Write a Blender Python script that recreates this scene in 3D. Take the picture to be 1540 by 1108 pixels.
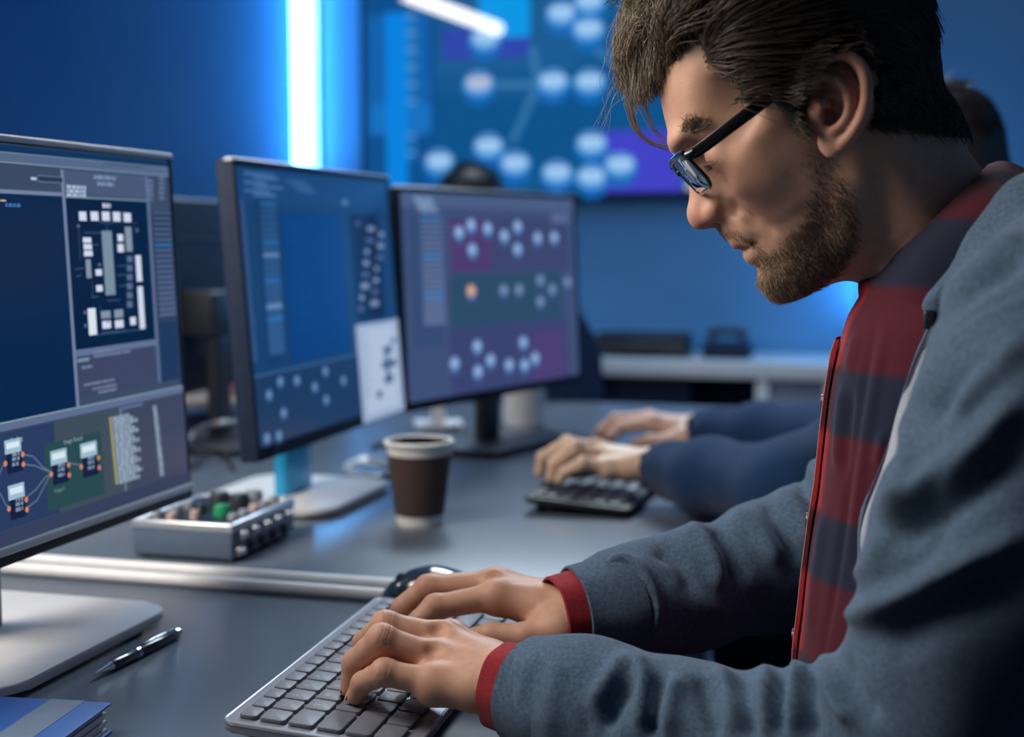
import bpy, bmesh, math, random
import numpy as np
from mathutils import Vector, Matrix

random.seed(7)
RNG = np.random.default_rng(7)
for o in list(bpy.data.objects):
    bpy.data.objects.remove(o)
SC = bpy.context.scene
COL = SC.collection

# ------------------------------------------------------------------ camera
DEG = math.radians
FPX, IMW, IMH = 2100.0, 1540.0, 1108.0
YAW, PITCH = math.radians(15.4), math.radians(5.36)
EYE = Vector((0.0, 0.0, 1.10))
cam_data = bpy.data.cameras.new('camera')
cam_data.sensor_fit = 'HORIZONTAL'
cam_data.sensor_width = 36.0
cam_data.lens = FPX / IMW * 36.0
cam_data.clip_start = 0.02
cam = bpy.data.objects.new('camera', cam_data)
COL.objects.link(cam)
cam.location = EYE
cam.rotation_euler = (math.pi / 2 - PITCH, 0, YAW)
cam_data.dof.use_dof = True
cam_data.dof.focus_distance = 1.0
cam_data.dof.aperture_fstop = 4.0
SC.camera = cam

# ------------------------------------------------------------------ world, exposure, ambient lights
world = bpy.data.worlds.new('room_air')
SC.world = world
world.use_nodes = True
world.node_tree.nodes['Background'].inputs[0].default_value = (0.10, 0.30, 0.75, 1)
world.node_tree.nodes['Background'].inputs[1].default_value = 0.012
SC.view_settings.view_transform = 'Standard'
SC.view_settings.look = 'None'
SC.view_settings.exposure = 0.0
SC.view_settings.gamma = 1.0
SC.view_settings.use_curve_mapping = False
SC.cycles.use_denoising = True
SC.cycles.max_bounces = 6
SC.cycles.diffuse_bounces = 3
SC.cycles.glossy_bounces = 3
SC.cycles.transmission_bounces = 6
SC.cycles.transparent_max_bounces = 8
SC.cycles.caustics_reflective = False
SC.cycles.caustics_refractive = False
SC.cycles.sample_clamp_indirect = 6.0


def area_light(name, loc, target, size, power, color, size_y=None, spread=180):
    d = bpy.data.lights.new(name, 'AREA')
    d.shape = 'RECTANGLE'
    d.size = size
    d.size_y = size_y or size
    d.energy = power
    d.color = color
    d.spread = math.radians(spread)
    o = bpy.data.objects.new(name, d)
    COL.objects.link(o)
    o.location = loc
    o.rotation_euler = (Vector(target) - Vector(loc)).to_track_quat('-Z', 'Y').to_euler()
    return o


# added unseen lights: face key, hand and desk fills, blue wall and room washes
area_light('key_light', (-1.08, 0.70, 1.55), (-0.10, 1.0, 1.10), 0.55, 12.5, (1.0, 0.88, 0.76))
area_light('hands_fill_light', (-1.05, 0.70, 2.15), (-0.35, 1.0, 0.80), 0.60, 9.0, (1.0, 0.93, 0.86))
area_light('desk_fill_light', (-0.75, 3.3, 2.6), (-0.6, 1.6, 0.75), 0.9, 58.0, (0.74, 0.89, 1.0))
area_light('wall_wash_light', (-1.2, 2.6, 2.7), (-1.2, 4.75, 1.2), 1.6, 9.0, (0.02, 0.31, 1.0), 0.5)
area_light('room_wash_light', (-2.6, -0.4, 2.6), (-0.5, 1.2, 0.8), 1.2, 1.8, (0.25, 0.5, 1.0))


# ------------------------------------------------------------------ pixel rays (photo frame 1540x1108)
_F = Vector((-math.sin(YAW) * math.cos(PITCH), math.cos(YAW) * math.cos(PITCH), -math.sin(PITCH)))
_R = Vector((math.cos(YAW), math.sin(YAW), 0))
_U = _R.cross(_F)


def ray(px, py):
    return _F + _R * ((px - IMW / 2) / FPX) - _U * ((py - IMH / 2) / FPX)


def at_y(px, py, y):
    r = ray(px, py)
    return EYE + r * ((y - EYE.y) / r.y)


def at_x(px, py, x):
    r = ray(px, py)
    return EYE + r * ((x - EYE.x) / r.x)


def at_z(px, py, z):
    r = ray(px, py)
    return EYE + r * ((z - EYE.z) / r.z)


def project(p):
    v = Vector(p) - EYE
    d = v.dot(_F)
    return (IMW / 2 + FPX * v.dot(_R) / d, IMH / 2 - FPX * v.dot(_U) / d, d)


# ------------------------------------------------------------------ tagging
def tag(o, label=None, cat=None, group=None, kind=None):
    if label: o['label'] = label
    if cat: o['category'] = cat
    if group: o['group'] = group
    if kind: o['kind'] = kind
    return o


def empty(name, loc=(0, 0, 0), rz=0.0, label=None, cat=None, group=None):
    o = bpy.data.objects.new(name, None)
    o.empty_display_size = 0.05
    COL.objects.link(o)
    o.location = loc
    o.rotation_euler = (0, 0, rz)
    return tag(o, label, cat, group)


def copy_tree(o, parent=None):
    c = o.copy()
    COL.objects.link(c)
    c.parent = parent
    for ch in list(o.children):
        copy_tree(ch, c)
    return c


# ------------------------------------------------------------------ materials
def mat(name, color, rough=0.5, metal=0.0, spec=0.5, emit=None, strength=0.0, noise=0.0, nscale=40.0, bump=0.0,
        bscale=200.0, sheen=0.0, sss=0.0, coat=0.0, trans=0.0, attr=None, eattr=None, alpha=None, ior=None):
    m = bpy.data.materials.new(name)
    m.use_nodes = True
    nt = m.node_tree
    b = nt.nodes['Principled BSDF']
    b.inputs['Base Color'].default_value = (*color, 1)
    b.inputs['Roughness'].default_value = rough
    b.inputs['Metallic'].default_value = metal
    b.inputs['Specular IOR Level'].default_value = spec
    if ior: b.inputs['IOR'].default_value = ior
    if sheen:
        b.inputs['Sheen Weight'].default_value = sheen
        b.inputs['Sheen Roughness'].default_value = 0.45
    if sss:
        b.inputs['Subsurface Weight'].default_value = sss
        b.inputs['Subsurface Radius'].default_value = (0.012, 0.005, 0.003)
        b.inputs['Subsurface Scale'].default_value = 0.35
    if coat: b.inputs['Coat Weight'].default_value = coat
    if trans: b.inputs['Transmission Weight'].default_value = trans
    if emit:
        b.inputs['Emission Color'].default_value = (*emit, 1)
        b.inputs['Emission Strength'].default_value = strength
    src = None
    if attr or eattr:
        a = nt.nodes.new('ShaderNodeAttribute')
        a.attribute_name = attr or eattr
        if attr:
            src = a.outputs['Color']
        else:
            nt.links.new(a.outputs['Color'], b.inputs['Emission Color'])
            b.inputs['Emission Strength'].default_value = strength
    if noise or bump:
        tc = nt.nodes.new('ShaderNodeTexCoord')
    if noise:
        n = nt.nodes.new('ShaderNodeTexNoise')
        n.inputs['Scale'].default_value = nscale
        n.inputs['Detail'].default_value = 5
        nt.links.new(tc.outputs['Object'], n.inputs['Vector'])
        mx = nt.nodes.new('ShaderNodeMix')
        mx.data_type = 'RGBA'
        mx.blend_type = 'MULTIPLY'
        mx.inputs['Factor'].default_value = 1.0
        mr = nt.nodes.new('ShaderNodeMapRange')
        mr.inputs['From Min'].default_value = 0.3
        mr.inputs['From Max'].default_value = 0.7
        mr.inputs['To Min'].default_value = 1 - noise
        mr.inputs['To Max'].default_value = 1 + noise
        nt.links.new(n.outputs['Fac'], mr.inputs['Value'])
        if src:
            nt.links.new(src, mx.inputs['A'])
        else:
            mx.inputs['A'].default_value = (*color, 1)
        nt.links.new(mr.outputs['Result'], mx.inputs['B'])
        src = mx.outputs['Result']
    if src:
        nt.links.new(src, b.inputs['Base Color'])
    if bump:
        n2 = nt.nodes.new('ShaderNodeTexNoise')
        n2.inputs['Scale'].default_value = bscale
        n2.inputs['Detail'].default_value = 3
        nt.links.new(tc.outputs['Object'], n2.inputs['Vector'])
        bp = nt.nodes.new('ShaderNodeBump')
        bp.inputs['Strength'].default_value = bump
        bp.inputs['Distance'].default_value = 0.001
        nt.links.new(n2.outputs['Fac'], bp.inputs['Height'])
        nt.links.new(bp.outputs['Normal'], b.inputs['Normal'])
    return m


M = {}
M['wall'] = mat('wall_paint', (0.12, 0.37, 0.64), 0.6, noise=0.05, nscale=3)
M['floor'] = mat('floor_carpet', (0.05, 0.07, 0.11), 0.9, noise=0.2, nscale=60)
M['ceiling'] = mat('ceiling_paint', (0.25, 0.32, 0.42), 0.8, noise=0.04, nscale=4)
M['desk'] = mat('desk_laminate', (0.125, 0.155, 0.20), 0.27, spec=0.5, noise=0.07, nscale=700, bump=0.05, bscale=900)
M['alu'] = mat('brushed_aluminium', (0.72, 0.74, 0.76), 0.32, 0.9, noise=0.05, nscale=80)
M['satin_silver'] = mat('satin_silver', (0.55, 0.57, 0.60), 0.38, 0.55, noise=0.04, nscale=60)
M['white_plastic'] = mat('white_plastic', (0.75, 0.77, 0.78), 0.4, noise=0.03, nscale=30)
M['black_plastic'] = mat('black_plastic', (0.012, 0.014, 0.018), 0.38, noise=0.1, nscale=90)
M['dark_plastic'] = mat('dark_plastic', (0.03, 0.035, 0.045), 0.42, noise=0.1, nscale=90)
M['navy_plastic'] = mat('navy_plastic', (0.018, 0.032, 0.066), 0.6, spec=0.2, noise=0.1, nscale=90)
M['rail'] = mat('rail_white', (0.86, 0.87, 0.88), 0.5, 0.0, noise=0.03, nscale=80)
M['base_silver'] = mat('base_silver', (0.56, 0.58, 0.61), 0.4, noise=0.03, nscale=60)
M['chrome'] = mat('chrome', (0.8, 0.8, 0.82), 0.12, 1.0, noise=0.02, nscale=60)


# ------------------------------------------------------------------ mesh builder
class MB:
    def __init__(self):
        self.v, self.f, self.mi, self.sm = [], [], [], []

    def add(self, vs, fs, mi=0, smooth=False):
        n = len(self.v)
        self.v += [tuple(p) for p in vs]
        for f in fs:
            self.f.append(tuple(i + n for i in f))
            self.mi.append(mi)
            self.sm.append(smooth)
        return self

    def box(self, lo, hi, mi=0, M4=None):
        x0, y0, z0 = lo
        x1, y1, z1 = hi
        vs = [Vector(p) for p in ((x0, y0, z0), (x1, y0, z0), (x1, y1, z0), (x0, y1, z0),
                                  (x0, y0, z1), (x1, y0, z1), (x1, y1, z1), (x0, y1, z1))]
        if M4 is not None: vs = [M4 @ v for v in vs]
        return self.add(vs, [(0, 3, 2, 1), (4, 5, 6, 7), (0, 1, 5, 4), (1, 2, 6, 5), (2, 3, 7, 6), (3, 0, 4, 7)], mi)

    def rbox(self, lo, hi, r=0.003, seg=3, mi=0, M4=None):
        """box with every edge rounded"""
        bm = bmesh.new()
        bmesh.ops.create_cube(bm, size=1.0)
        c = [(a + b) / 2 for a, b in zip(lo, hi)]
        s = [b - a for a, b in zip(lo, hi)]
        for v in bm.verts:
            v.co = Vector((c[0] + v.co.x * s[0], c[1] + v.co.y * s[1], c[2] + v.co.z * s[2]))
        r = min(r, min(s) * 0.49)
        bmesh.ops.bevel(bm, geom=bm.edges[:], offset=r, segments=seg, profile=0.5, affect='EDGES')
        return self._bm(bm, mi, M4, True)

    def plate(self, pts, z0, z1, bevel=0.0, seg=2, mi=0, M4=None):
        """prism over an outline in the xy plane with bevelled rims"""
        bm = bmesh.new()
        b = [bm.verts.new((p[0], p[1], z0)) for p in pts]
        t = [bm.verts.new((p[0], p[1], z1)) for p in pts]
        fb = bm.faces.new(b[::-1])
        ft = bm.faces.new(t)
        n = len(pts)
        for i in range(n):
            bm.faces.new((b[i], b[(i + 1) % n], t[(i + 1) % n], t[i]))
        if bevel:
            bmesh.ops.bevel(bm, geom=list(ft.edges) + list(fb.edges), offset=bevel, segments=seg, profile=0.5, affect='EDGES')
        bmesh.ops.recalc_face_normals(bm, faces=bm.faces)
        return self._bm(bm, mi, M4, True)

    def _bm(self, bm, mi, M4, smooth):
        bm.verts.index_update()
        vs = [v.co.copy() for v in bm.verts]
        if M4 is not None: vs = [M4 @ v for v in vs]
        self.add(vs, [tuple(v.index for v in f.verts) for f in bm.faces], mi, smooth)
        bm.free()
        return self

    def tube(self, pts, r, n=10, mi=0, cap=True):
        pts = [Vector(p) for p in pts]
        rs = r if hasattr(r, '__len__') else [r] * len(pts)
        rings = []
        up = None
        for i, p in enumerate(pts):
            t = (pts[min(i + 1, len(pts) - 1)] - pts[max(i - 1, 0)]).normalized()
            if up is None:
                a = Vector((0, 0, 1)) if abs(t.z) < 0.9 else Vector((1, 0, 0))
                up = (a - t * a.dot(t)).normalized()
            else:
                up = (up - t * up.dot(t)).normalized()
            s = t.cross(up)
            rings.append([p + (up * math.cos(2 * math.pi * k / n) + s * math.sin(2 * math.pi * k / n)) * rs[i] for k in range(n)])
        vs = [v for rg in rings for v in rg]
        fs = []
        for i in range(len(pts) - 1):
            for k in range(n):
                fs.append((i * n + k, (i + 1) * n + k, (i + 1) * n + (k + 1) % n, i * n + (k + 1) % n))
        if cap:
            fs.append(tuple(range(n)))
            fs.append(tuple(range((len(pts) - 1) * n, len(pts) * n))[::-1])
        return self.add(vs, fs, mi, True)

    def lathe(self, prof, n=32, c=(0, 0, 0), mi=0, axis=None):
        """profile of (r, z) turned about z through c"""
        vs, fs = [], []
        for r, z in prof:
            for k in range(n):
                a = 2 * math.pi * k / n
                p = Vector((r * math.cos(a), r * math.sin(a), z))
                if axis is not None: p = axis @ p
                vs.append(p + Vector(c))
        for i in range(len(prof) - 1):
            for k in range(n):
                fs.append((i * n + k, i * n + (k + 1) % n, (i + 1) * n + (k + 1) % n, (i + 1) * n + k))
        if prof[0][0] > 1e-6: fs.append(tuple(range(n))[::-1])
        if prof[-1][0] > 1e-6: fs.append(tuple(range((len(prof) - 1) * n, len(prof) * n)))
        return self.add(vs, fs, mi, True)

    def grid(self, P, mi=0, wrap=False):
        """P[i][j] points"""
        nr, nc = len(P), len(P[0])
        fs = []
        for i in range(nr - 1):
            for j in range(nc if wrap else nc - 1):
                fs.append((i * nc + j, i * nc + (j + 1) % nc, (i + 1) * nc + (j + 1) % nc, (i + 1) * nc + j))
        return self.add([p for r in P for p in r], fs, mi, True)

    def build(self, name, mats, parent=None, sharp=40, cols=None):
        me = bpy.data.meshes.new(name)
        me.from_pydata([tuple(v) for v in self.v], [], self.f)
        for m in (mats if isinstance(mats, (list, tuple)) else [mats]):
            me.materials.append(m)
        me.polygons.foreach_set('material_index', self.mi)
        me.polygons.foreach_set('use_smooth', self.sm)
        if cols is not None:
            at = me.color_attributes.new('Col', 'FLOAT_COLOR', 'POINT')
            at.data.foreach_set('color', np.asarray(cols, dtype=np.float32).ravel())
        me.update()
        if any(self.sm) and sharp:
            me.set_sharp_from_angle(angle=math.radians(sharp))
        o = bpy.data.objects.new(name, me)
        COL.objects.link(o)
        o.parent = parent
        return o


def rrect(x0, y0, x1, y1, r, n=6):
    pts = []
    for cx, cy, a0 in ((x1 - r, y1 - r, 0), (x0 + r, y1 - r, 90), (x0 + r, y0 + r, 180), (x1 - r, y0 + r, 270)):
        for k in range(n + 1):
            a = math.radians(a0 + 90 * k / n)
            pts.append((cx + r * math.cos(a), cy + r * math.sin(a)))
    return pts


def mesh_np(name, V, F, mats, parent=None, cols=None, smooth=True, mi=None):
    me = bpy.data.meshes.new(name)
    V = np.asarray(V, dtype=np.float32)
    F = np.asarray(F, dtype=np.int32)
    k = F.shape[1]
    me.vertices.add(len(V))
    me.vertices.foreach_set('co', V.ravel())
    me.loops.add(F.size)
    me.loops.foreach_set('vertex_index', F.ravel())
    me.polygons.add(len(F))
    me.polygons.foreach_set('loop_start', np.arange(0, F.size, k, dtype=np.int32))
    for m in (mats if isinstance(mats, (list, tuple)) else [mats]):
        me.materials.append(m)
    if mi is not None:
        me.polygons.foreach_set('material_index', np.asarray(mi, dtype=np.int32))
    me.polygons.foreach_set('use_smooth', np.full(len(F), smooth, dtype=bool))
    me.update(calc_edges=True)
    me.validate()
    if cols is not None:
        at = me.color_attributes.new('Col', 'FLOAT_COLOR', 'POINT')
        at.data.foreach_set('color', np.asarray(cols, dtype=np.float32).ravel())
    o = bpy.data.objects.new(name, me)
    COL.objects.link(o)
    o.parent = parent
    return o


def sr(r, g, b):
    """sRGB 0-255 -> linear"""
    f = lambda c: (c / 255 / 12.92) if c / 255 <= 0.04045 else ((c / 255 + 0.055) / 1.055) ** 2.4
    return (f(r), f(g), f(b))


# ================================================================== ROOM SHELL
XL, XR, YN, YB, ZC = -3.7, 2.6, -1.6, 4.75, 2.75


def slab(name, lo, hi, m):
    o = MB().box(lo, hi).build(name, m)
    return tag(o, kind='structure')


slab('floor', (XL - .1, YN - .1, -0.1), (XR + .1, YB + .1, 0), M['floor'])
slab('ceiling', (XL - .1, YN - .1, ZC), (XR + .1, YB + .1, ZC + .1), M['ceiling'])
slab('wall_back', (XL - .1, YB, 0), (XR + .1, YB + .1, ZC), M['wall'])
slab('wall_left', (XL - .1, YN, 0), (XL, YB, ZC), M['wall'])
slab('wall_right', (XR, YN, 0), (XR + .1, YB, ZC), M['wall'])
slab('baseboard_back', (XL, YB - .012, 0), (XR, YB, .08), M['dark_plastic'])

# light bars: white core, blue spill
M['led'] = mat('led_tube', (0.8, 0.85, 0.9), 0.4, emit=(0.10, 0.44, 1.0), strength=21.0)
M['tube'] = mat('white_tube', (0.8, 0.85, 0.9), 0.4, emit=(1.0, 0.95, 0.9), strength=38.0)


def led_bar(x, y, z0, z1, label, ny=-1):
    t = empty('led_light_bar', (x, y, z0), 0, label, 'light bar', 'vertical blue-white light bars on the wall')
    h = z1 - z0
    MB().rbox((-.045, 0, -.02), (.045, .018, h + .02), .004).build('housing', M['alu'], t)
    MB().tube([(0, -.060, 0.0), (0, -.060, h)], .026, 20).build('tube', M['led'], t)
    for z in (-.012, h + .012):
        MB().tube([(0, -.060, z - .012), (0, -.060, z + .012)], .029, 20).rbox((-.02, -.04, z - .01), (.02, .0, z + .01), .003).build('end_cap', M['white_plastic'], t)
    return t


b0 = at_y(457, 255, YB)
led_bar(b0.x + .024, YB - .018, b0.z - .02, 2.5, 'vertical white light bar with blue glow left of the big wall screen')
b1 = at_y(1316, 430, YB)
led_bar(b1.x, YB - .018, .86, 1.42, 'vertical light bar glowing behind the man\'s collar beside the cabinet')

# ceiling tube whose mirror image shows on the glossy wall screen
pt0, pt1 = at_y(750, 44, 2 * 4.66 - 1.0), at_y(600, -12, 2 * 4.66 - 2.05)
t = empty('ceiling_tube_lamp', (0, 0, 0), 0, 'white ceiling tube lamp above the opposite desks, seen mirrored in the wall screen', 'ceiling lamp')
zt = 2.47
a, b = Vector((pt0.x, 1.0, pt0.z)), Vector((pt1.x, 2.05, pt1.z))
MB().tube([a, b], .034, 16).build('tube', M['tube'], t)
for p, q in ((a, b), (b, a)):
    d = (p - q).normalized()
    MB().tube([p - d * .01, p + d * .03], .036, 16).build('end_cap', M['white_plastic'], t)
    MB().tube([p - d * .06 + Vector((0, 0, .03)), Vector((p.x - d.x * .06, p.y - d.y * .06, ZC))], .004, 8).build('suspension_rod', M['chrome'], t)

# ================================================================== WALL SCREEN with network diagram
class UI:
    """flat drawing on a screen: quads and discs stacked a hair apart, colours in 'Col'"""
    def __init__(self, step=0.000006):
        self.V, self.F, self.C, self.n, self.step = [], [], [], 0, step

    def poly(self, pts, c, c2=None):
        self.n += 1
        i = len(self.V)
        z = self.n * self.step
        self.V += [(p[0], p[1], z) for p in pts]
        self.F.append(tuple(range(i, i + len(pts))))
        self.C += [(*c, 1)] * len(pts)
        return self

    def rect(self, x0, y0, x1, y1, c):
        x0, x1 = min(x0, x1), max(x0, x1)
        y0, y1 = min(y0, y1), max(y0, y1)
        return self.poly([(x0, y0), (x1, y0), (x1, y1), (x0, y1)], c)

    def disc(self, x, y, rx, ry, c, n=20):
        return self.poly([(x + rx * math.cos(2 * math.pi * k / n), y + ry * math.sin(2 * math.pi * k / n)) for k in range(n)], c)

    def line(self, p, q, w, c):
        p, q = Vector(p), Vector(q)
        d = (q - p).normalized()
        s = Vector((-d.y, d.x)) * w / 2
        return self.poly([p - s, q - s, q + s, p + s], c)

    def path(self, pts, w, c):
        for a, b in zip(pts[:-1], pts[1:]): self.line(a, b, w, c)
        return self

    def text_bar(self, x, y, w, h, c, seed=0):
        """a word-like row of dashes"""
        rr = random.Random(seed)
        cx = x
        while cx < x + w:
            ww = min(h * rr.uniform(.6, 2.6), x + w - cx)
            self.rect(cx, y - h / 2, cx + ww, y + h / 2, c)
            cx += ww + h * .45
        return self

    def text(self, s, x, y, h, c):
        self.n += 1
        vs, fs = text_mesh(s, h)
        i = len(self.V)
        z = self.n * self.step
        self.V += [(x + v[0], y + v[1], z) for v in vs]
        self.F += [tuple(k + i for k in f) for f in fs]
        self.C += [(*c, 1)] * len(vs)
        return self

    def build(self, name, m, parent, M4=None):
        V = [Vector(v) for v in self.V]
        if M4 is not None: V = [M4 @ v for v in V]
        mb = MB()
        mb.add(V, self.F)
        return mb.build(name, m, parent, cols=self.C)


_tc = {}


def text_mesh(s, h, align='LEFT'):
    k = (s, align)
    if k not in _tc:
        cu = bpy.data.curves.new('t', 'FONT')
        cu.body = s
        cu.size = 1.0
        cu.resolution_u = 2
        cu.align_x = align
        o = bpy.data.objects.new('t', cu)
        COL.objects.link(o)
        dg = bpy.context.evaluated_depsgraph_get()
        me = bpy.data.meshes.new_from_object(o.evaluated_get(dg))
        _tc[k] = ([tuple(v.co) for v in me.vertices], [tuple(p.vertices) for p in me.polygons])
        bpy.data.objects.remove(o)
        bpy.data.curves.remove(cu)
        bpy.data.meshes.remove(me)
    vs, fs = _tc[k]
    return [(v[0] * h * 1.35, v[1] * h * 1.35) for v in vs], fs


def screen_mat(name, strength, rough=0.12, spec=0.5):
    return mat(name, (0.004, 0.005, 0.007), rough, spec=spec, eattr='Col', strength=strength)


M['screen'] = screen_mat('lit_screen', 1.0, 0.22, 0.4)
M['wall_screen'] = screen_mat('glossy_wall_screen', 1.0, 0.02, 0.5)

YS = 4.66


def ws(px, py):
    p = at_y(px, py, YS)
    return (p.x, p.z)


wx0, wz0 = ws(550, 289)
wx1, wz1 = -0.28, wz0 + 0.98
t = empty('wall_screen', ((wx0 + wx1) / 2, YB, wz0), 0, 'large wall screen showing a blue network diagram', 'screen')
t_inv = Matrix.Translation(-t.location)
MB().rbox((wx0 - .02, YS + .004, wz0 - .03), (wx1 + .02, YB, wz1 + .02), .006, M4=t_inv).build('frame', M['navy_plastic'], t)
u = UI(0.00003)
ink = sr(22, 88, 142)
u.rect(wx0, wz0, wx1, wz1, sr(14, 78, 140))
x0, zb = ws(655, 289)
x1, zt_ = ws(1020, 100)
u.rect(x0, zb, wx1, wz1, ink)
u.rect(*ws(655, 270), *ws(1020, 100), sr(14, 82, 138))
u.rect(*ws(665, 90), *ws(797, 40), sr(44, 66, 168))
u.rect(*ws(905, 289), *ws(1025, 195), sr(66, 66, 196))
u.rect(*ws(720, 58), *ws(797, -60), sr(0, 148, 226))
u.rect(*ws(555, 205), *ws(645, 20), sr(20, 96, 170))
for k in range(26):
    y = 22 + k * 8.6
    a, b = ws(588, y), ws(626, y + 4)
    u.rect(*a, *b, sr(40, 118, 190) if k % 3 else sr(90, 158, 220))
u.rect(*ws(556, 200), *ws(648, 155), sr(24, 112, 190))
u.rect(*ws(582, 286), *ws(612, 18), sr(8, 130, 222))  # mirror image of a light bar painted into the display as a bright column
lk = sr(52, 116, 166)
for p, q in (((800, 70), (810, 125)), ((810, 125), (770, 215)), ((860, 50), (950, 110)), ((720, 128), (830, 126)), ((832, 125), (887, 125)),
             ((735, 200), (775, 248)), ((838, 262), (890, 268)), ((890, 218), (933, 250)), ((845, 20), (887, 45))):
    u.line(ws(*p), ws(*q), .024, lk)
NODES = [(845, 22), (887, 4), (960, 14), (885, 46), (720, 128), (832, 125), (887, 125), (735, 222), (775, 248), (661, 245), (838, 262),
         (890, 218), (890, 268), (933, 250), (730, 60), (1010, 60), (1060, 130), (1120, 60), (1160, 200), (1090, 240), (1200, 120)]
for i, (px, py) in enumerate(NODES):
    x, z = ws(px, py)
    u.disc(x, z - .012, .058, .058, sr(20, 104, 184))
    u.disc(x, z + .006, .052, .040, sr(96, 164, 224))
    u.disc(x, z + .010, .040, .024, sr(196, 190, 206) if i == 4 else sr(170, 208, 244))
    u.rect(x - .034, z + .026, x + .034, z + .034, sr(70, 120, 190))
    u.rect(x - .022, z - .004, x + .022, z + .004, sr(120, 176, 228))
u.build('display', M['wall_screen'], t, t_inv @ Matrix(((1, 0, 0, 0), (0, 0, -1, YS), (0, 1, 0, 0), (0, 0, 0, 1))))

# ================================================================== CABINET along the back wall
cz = .715
c0, c1 = at_y(850, 545, 4.32), at_y(1262, 545, 4.32)
cx0, cx1 = -1.75, c1.x
t = empty('low_cabinet', ((cx0 + cx1) / 2, 4.5, 0), 0, 'low white cabinet with open dark bays along the back wall', 'cabinet')
ti = Matrix.Translation(-t.location)
MB().rbox((cx0, 4.32, cz - .05), (cx1, YB - .02, cz), .004, M4=ti).build('top', M['white_plastic'], t)
dv = at_y(1146, 580, 4.32).x
for x in (cx0 + .02, -1.05, dv, cx1 - .022):
    MB().rbox((x - .02, 4.33, .06), (x + .02, YB - .03, cz - .05), .003, M4=ti).build('upright', M['white_plastic'], t)
MB().rbox((cx0, 4.33, .02), (cx1, YB - .03, .06), .003, M4=ti).build('bottom_board', M['white_plastic'], t)
MB().box((cx0, YB - .035, .06), (cx1, YB - .03, cz - .05), M4=ti).build('back_board', M['navy_plastic'], t)
MB().rbox((dv + .021, 4.345, .062), (cx1 - .043, 4.36, cz - .055), .003, M4=ti).build('door', mat('grey_door', (0.20, 0.24, 0.33), .5, noise=.03, nscale=20), t)
MB().rbox((-1.03, 4.36, .064), (-.62, 4.37, cz - .052), .003, M4=ti).build('door', M['navy_plastic'], t)

# dark things lying on the cabinet
g = at_y(960, 520, 4.5)
t = empty('equipment_case', (g.x, 4.5, cz), 0, 'low dark equipment case lying on the white cabinet', 'case')
MB().rbox((-.13, -.07, 0), (.17, .09, .055), .012).build('body', M['dark_plastic'], t)
MB().rbox((-.13, -.07, .058), (.17, .09, .075), .008).build('lid', M['black_plastic'], t)
MB().tube([(-.05, -.075, .04), (-.05, -.1, .045), (.07, -.1, .045), (.07, -.075, .04)], .006, 8).build('handle', M['black_plastic'], t)
g = at_y(1052, 520, 4.5)
t = empty('desk_telephone', (g.x + .09, 4.5, cz), 0, 'small dark rounded device right of the case on the white cabinet', 'device')
MB().plate(rrect(-.075, -.07, .075, .07, .02), 0, .05, .012).build('body', M['navy_plastic'], t)
MB().tube([(-.06, .0, .07), (-.03, 0, .085), (.03, 0, .085), (.06, 0, .07)], [.02, .013, .013, .02], 12).build('handset', M['black_plastic'], t)

# ================================================================== DESKS
DZ = .75


def desk(x0, x1, y0, y1, label, back=False):
    t = empty('desk', ((x0 + x1) / 2, (y0 + y1) / 2, 0), 0, label, 'desk')
    ti = Matrix.Translation(-t.location)
    MB().rbox((x0, y0, DZ - .025), (x1, y1, DZ), .0025, M4=ti).build('desktop', M['desk'], t)
    for y in (y0 + .06, y1 - .06):
        MB().rbox((x0 + .08, y - .03, .0), (x0 + .14, y + .03, DZ - .025), .004, M4=ti).build('leg', M['satin_silver'], t)
        MB().rbox((x1 - .20, y - .03, .0), (x1 - .14, y + .03, DZ - .025), .004, M4=ti).build('leg', M['satin_silver'], t)
        MB().rbox((x0 + .14, y - .02, .62), (x1 - .2, y + .02, .66), .003, M4=ti).build('crossbar', M['satin_silver'], t)
    return t


XF = -.217
desk(-1.02, XF, -.22, 1.262, 'grey desk nearest the camera, under the big keyboard and pen')
desk(-1.02, XF, 1.264, 2.90, 'grey desk beyond the aluminium rail, with the coffee cup on it')
desk(-1.84, -1.03, 1.264, 2.90, 'grey desk on the opposite side behind the monitors')
desk(-1.84, -1.03, -.22, 1.262, 'grey opposite desk behind the nearest monitor')

# double aluminium rail lying over the joint of the desks
r0, r1 = at_z(52, 838, DZ + .012), at_z(628, 877, DZ + .012)
t = empty('cable_rail', (-.7, 1.262, DZ), 0, 'two parallel light aluminium rails lying on the joint between the desks', 'rail')
ti = Matrix.Translation(-t.location)
for y, xe in ((1.243, -.458), (1.283, -.450)):
    MB().rbox((-1.0, y - .007, DZ), (xe, y + .007, DZ + .012), .005, 3, M4=ti).build('rail', M['rail'], t)
MB().tube([ti @ Vector((-.452, 1.283, DZ + .008)), ti @ Vector((-.443, 1.283, DZ + .008))], .0075, 12).build("end_bolt", M["chrome"], t)
for x in (-.90, -.925):
    MB().rbox((x - .004, 1.236, DZ + .012), (x + .004, 1.290, DZ + .016), .0015, M4=ti).build('bracket', M['dark_plastic'], t)


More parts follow.
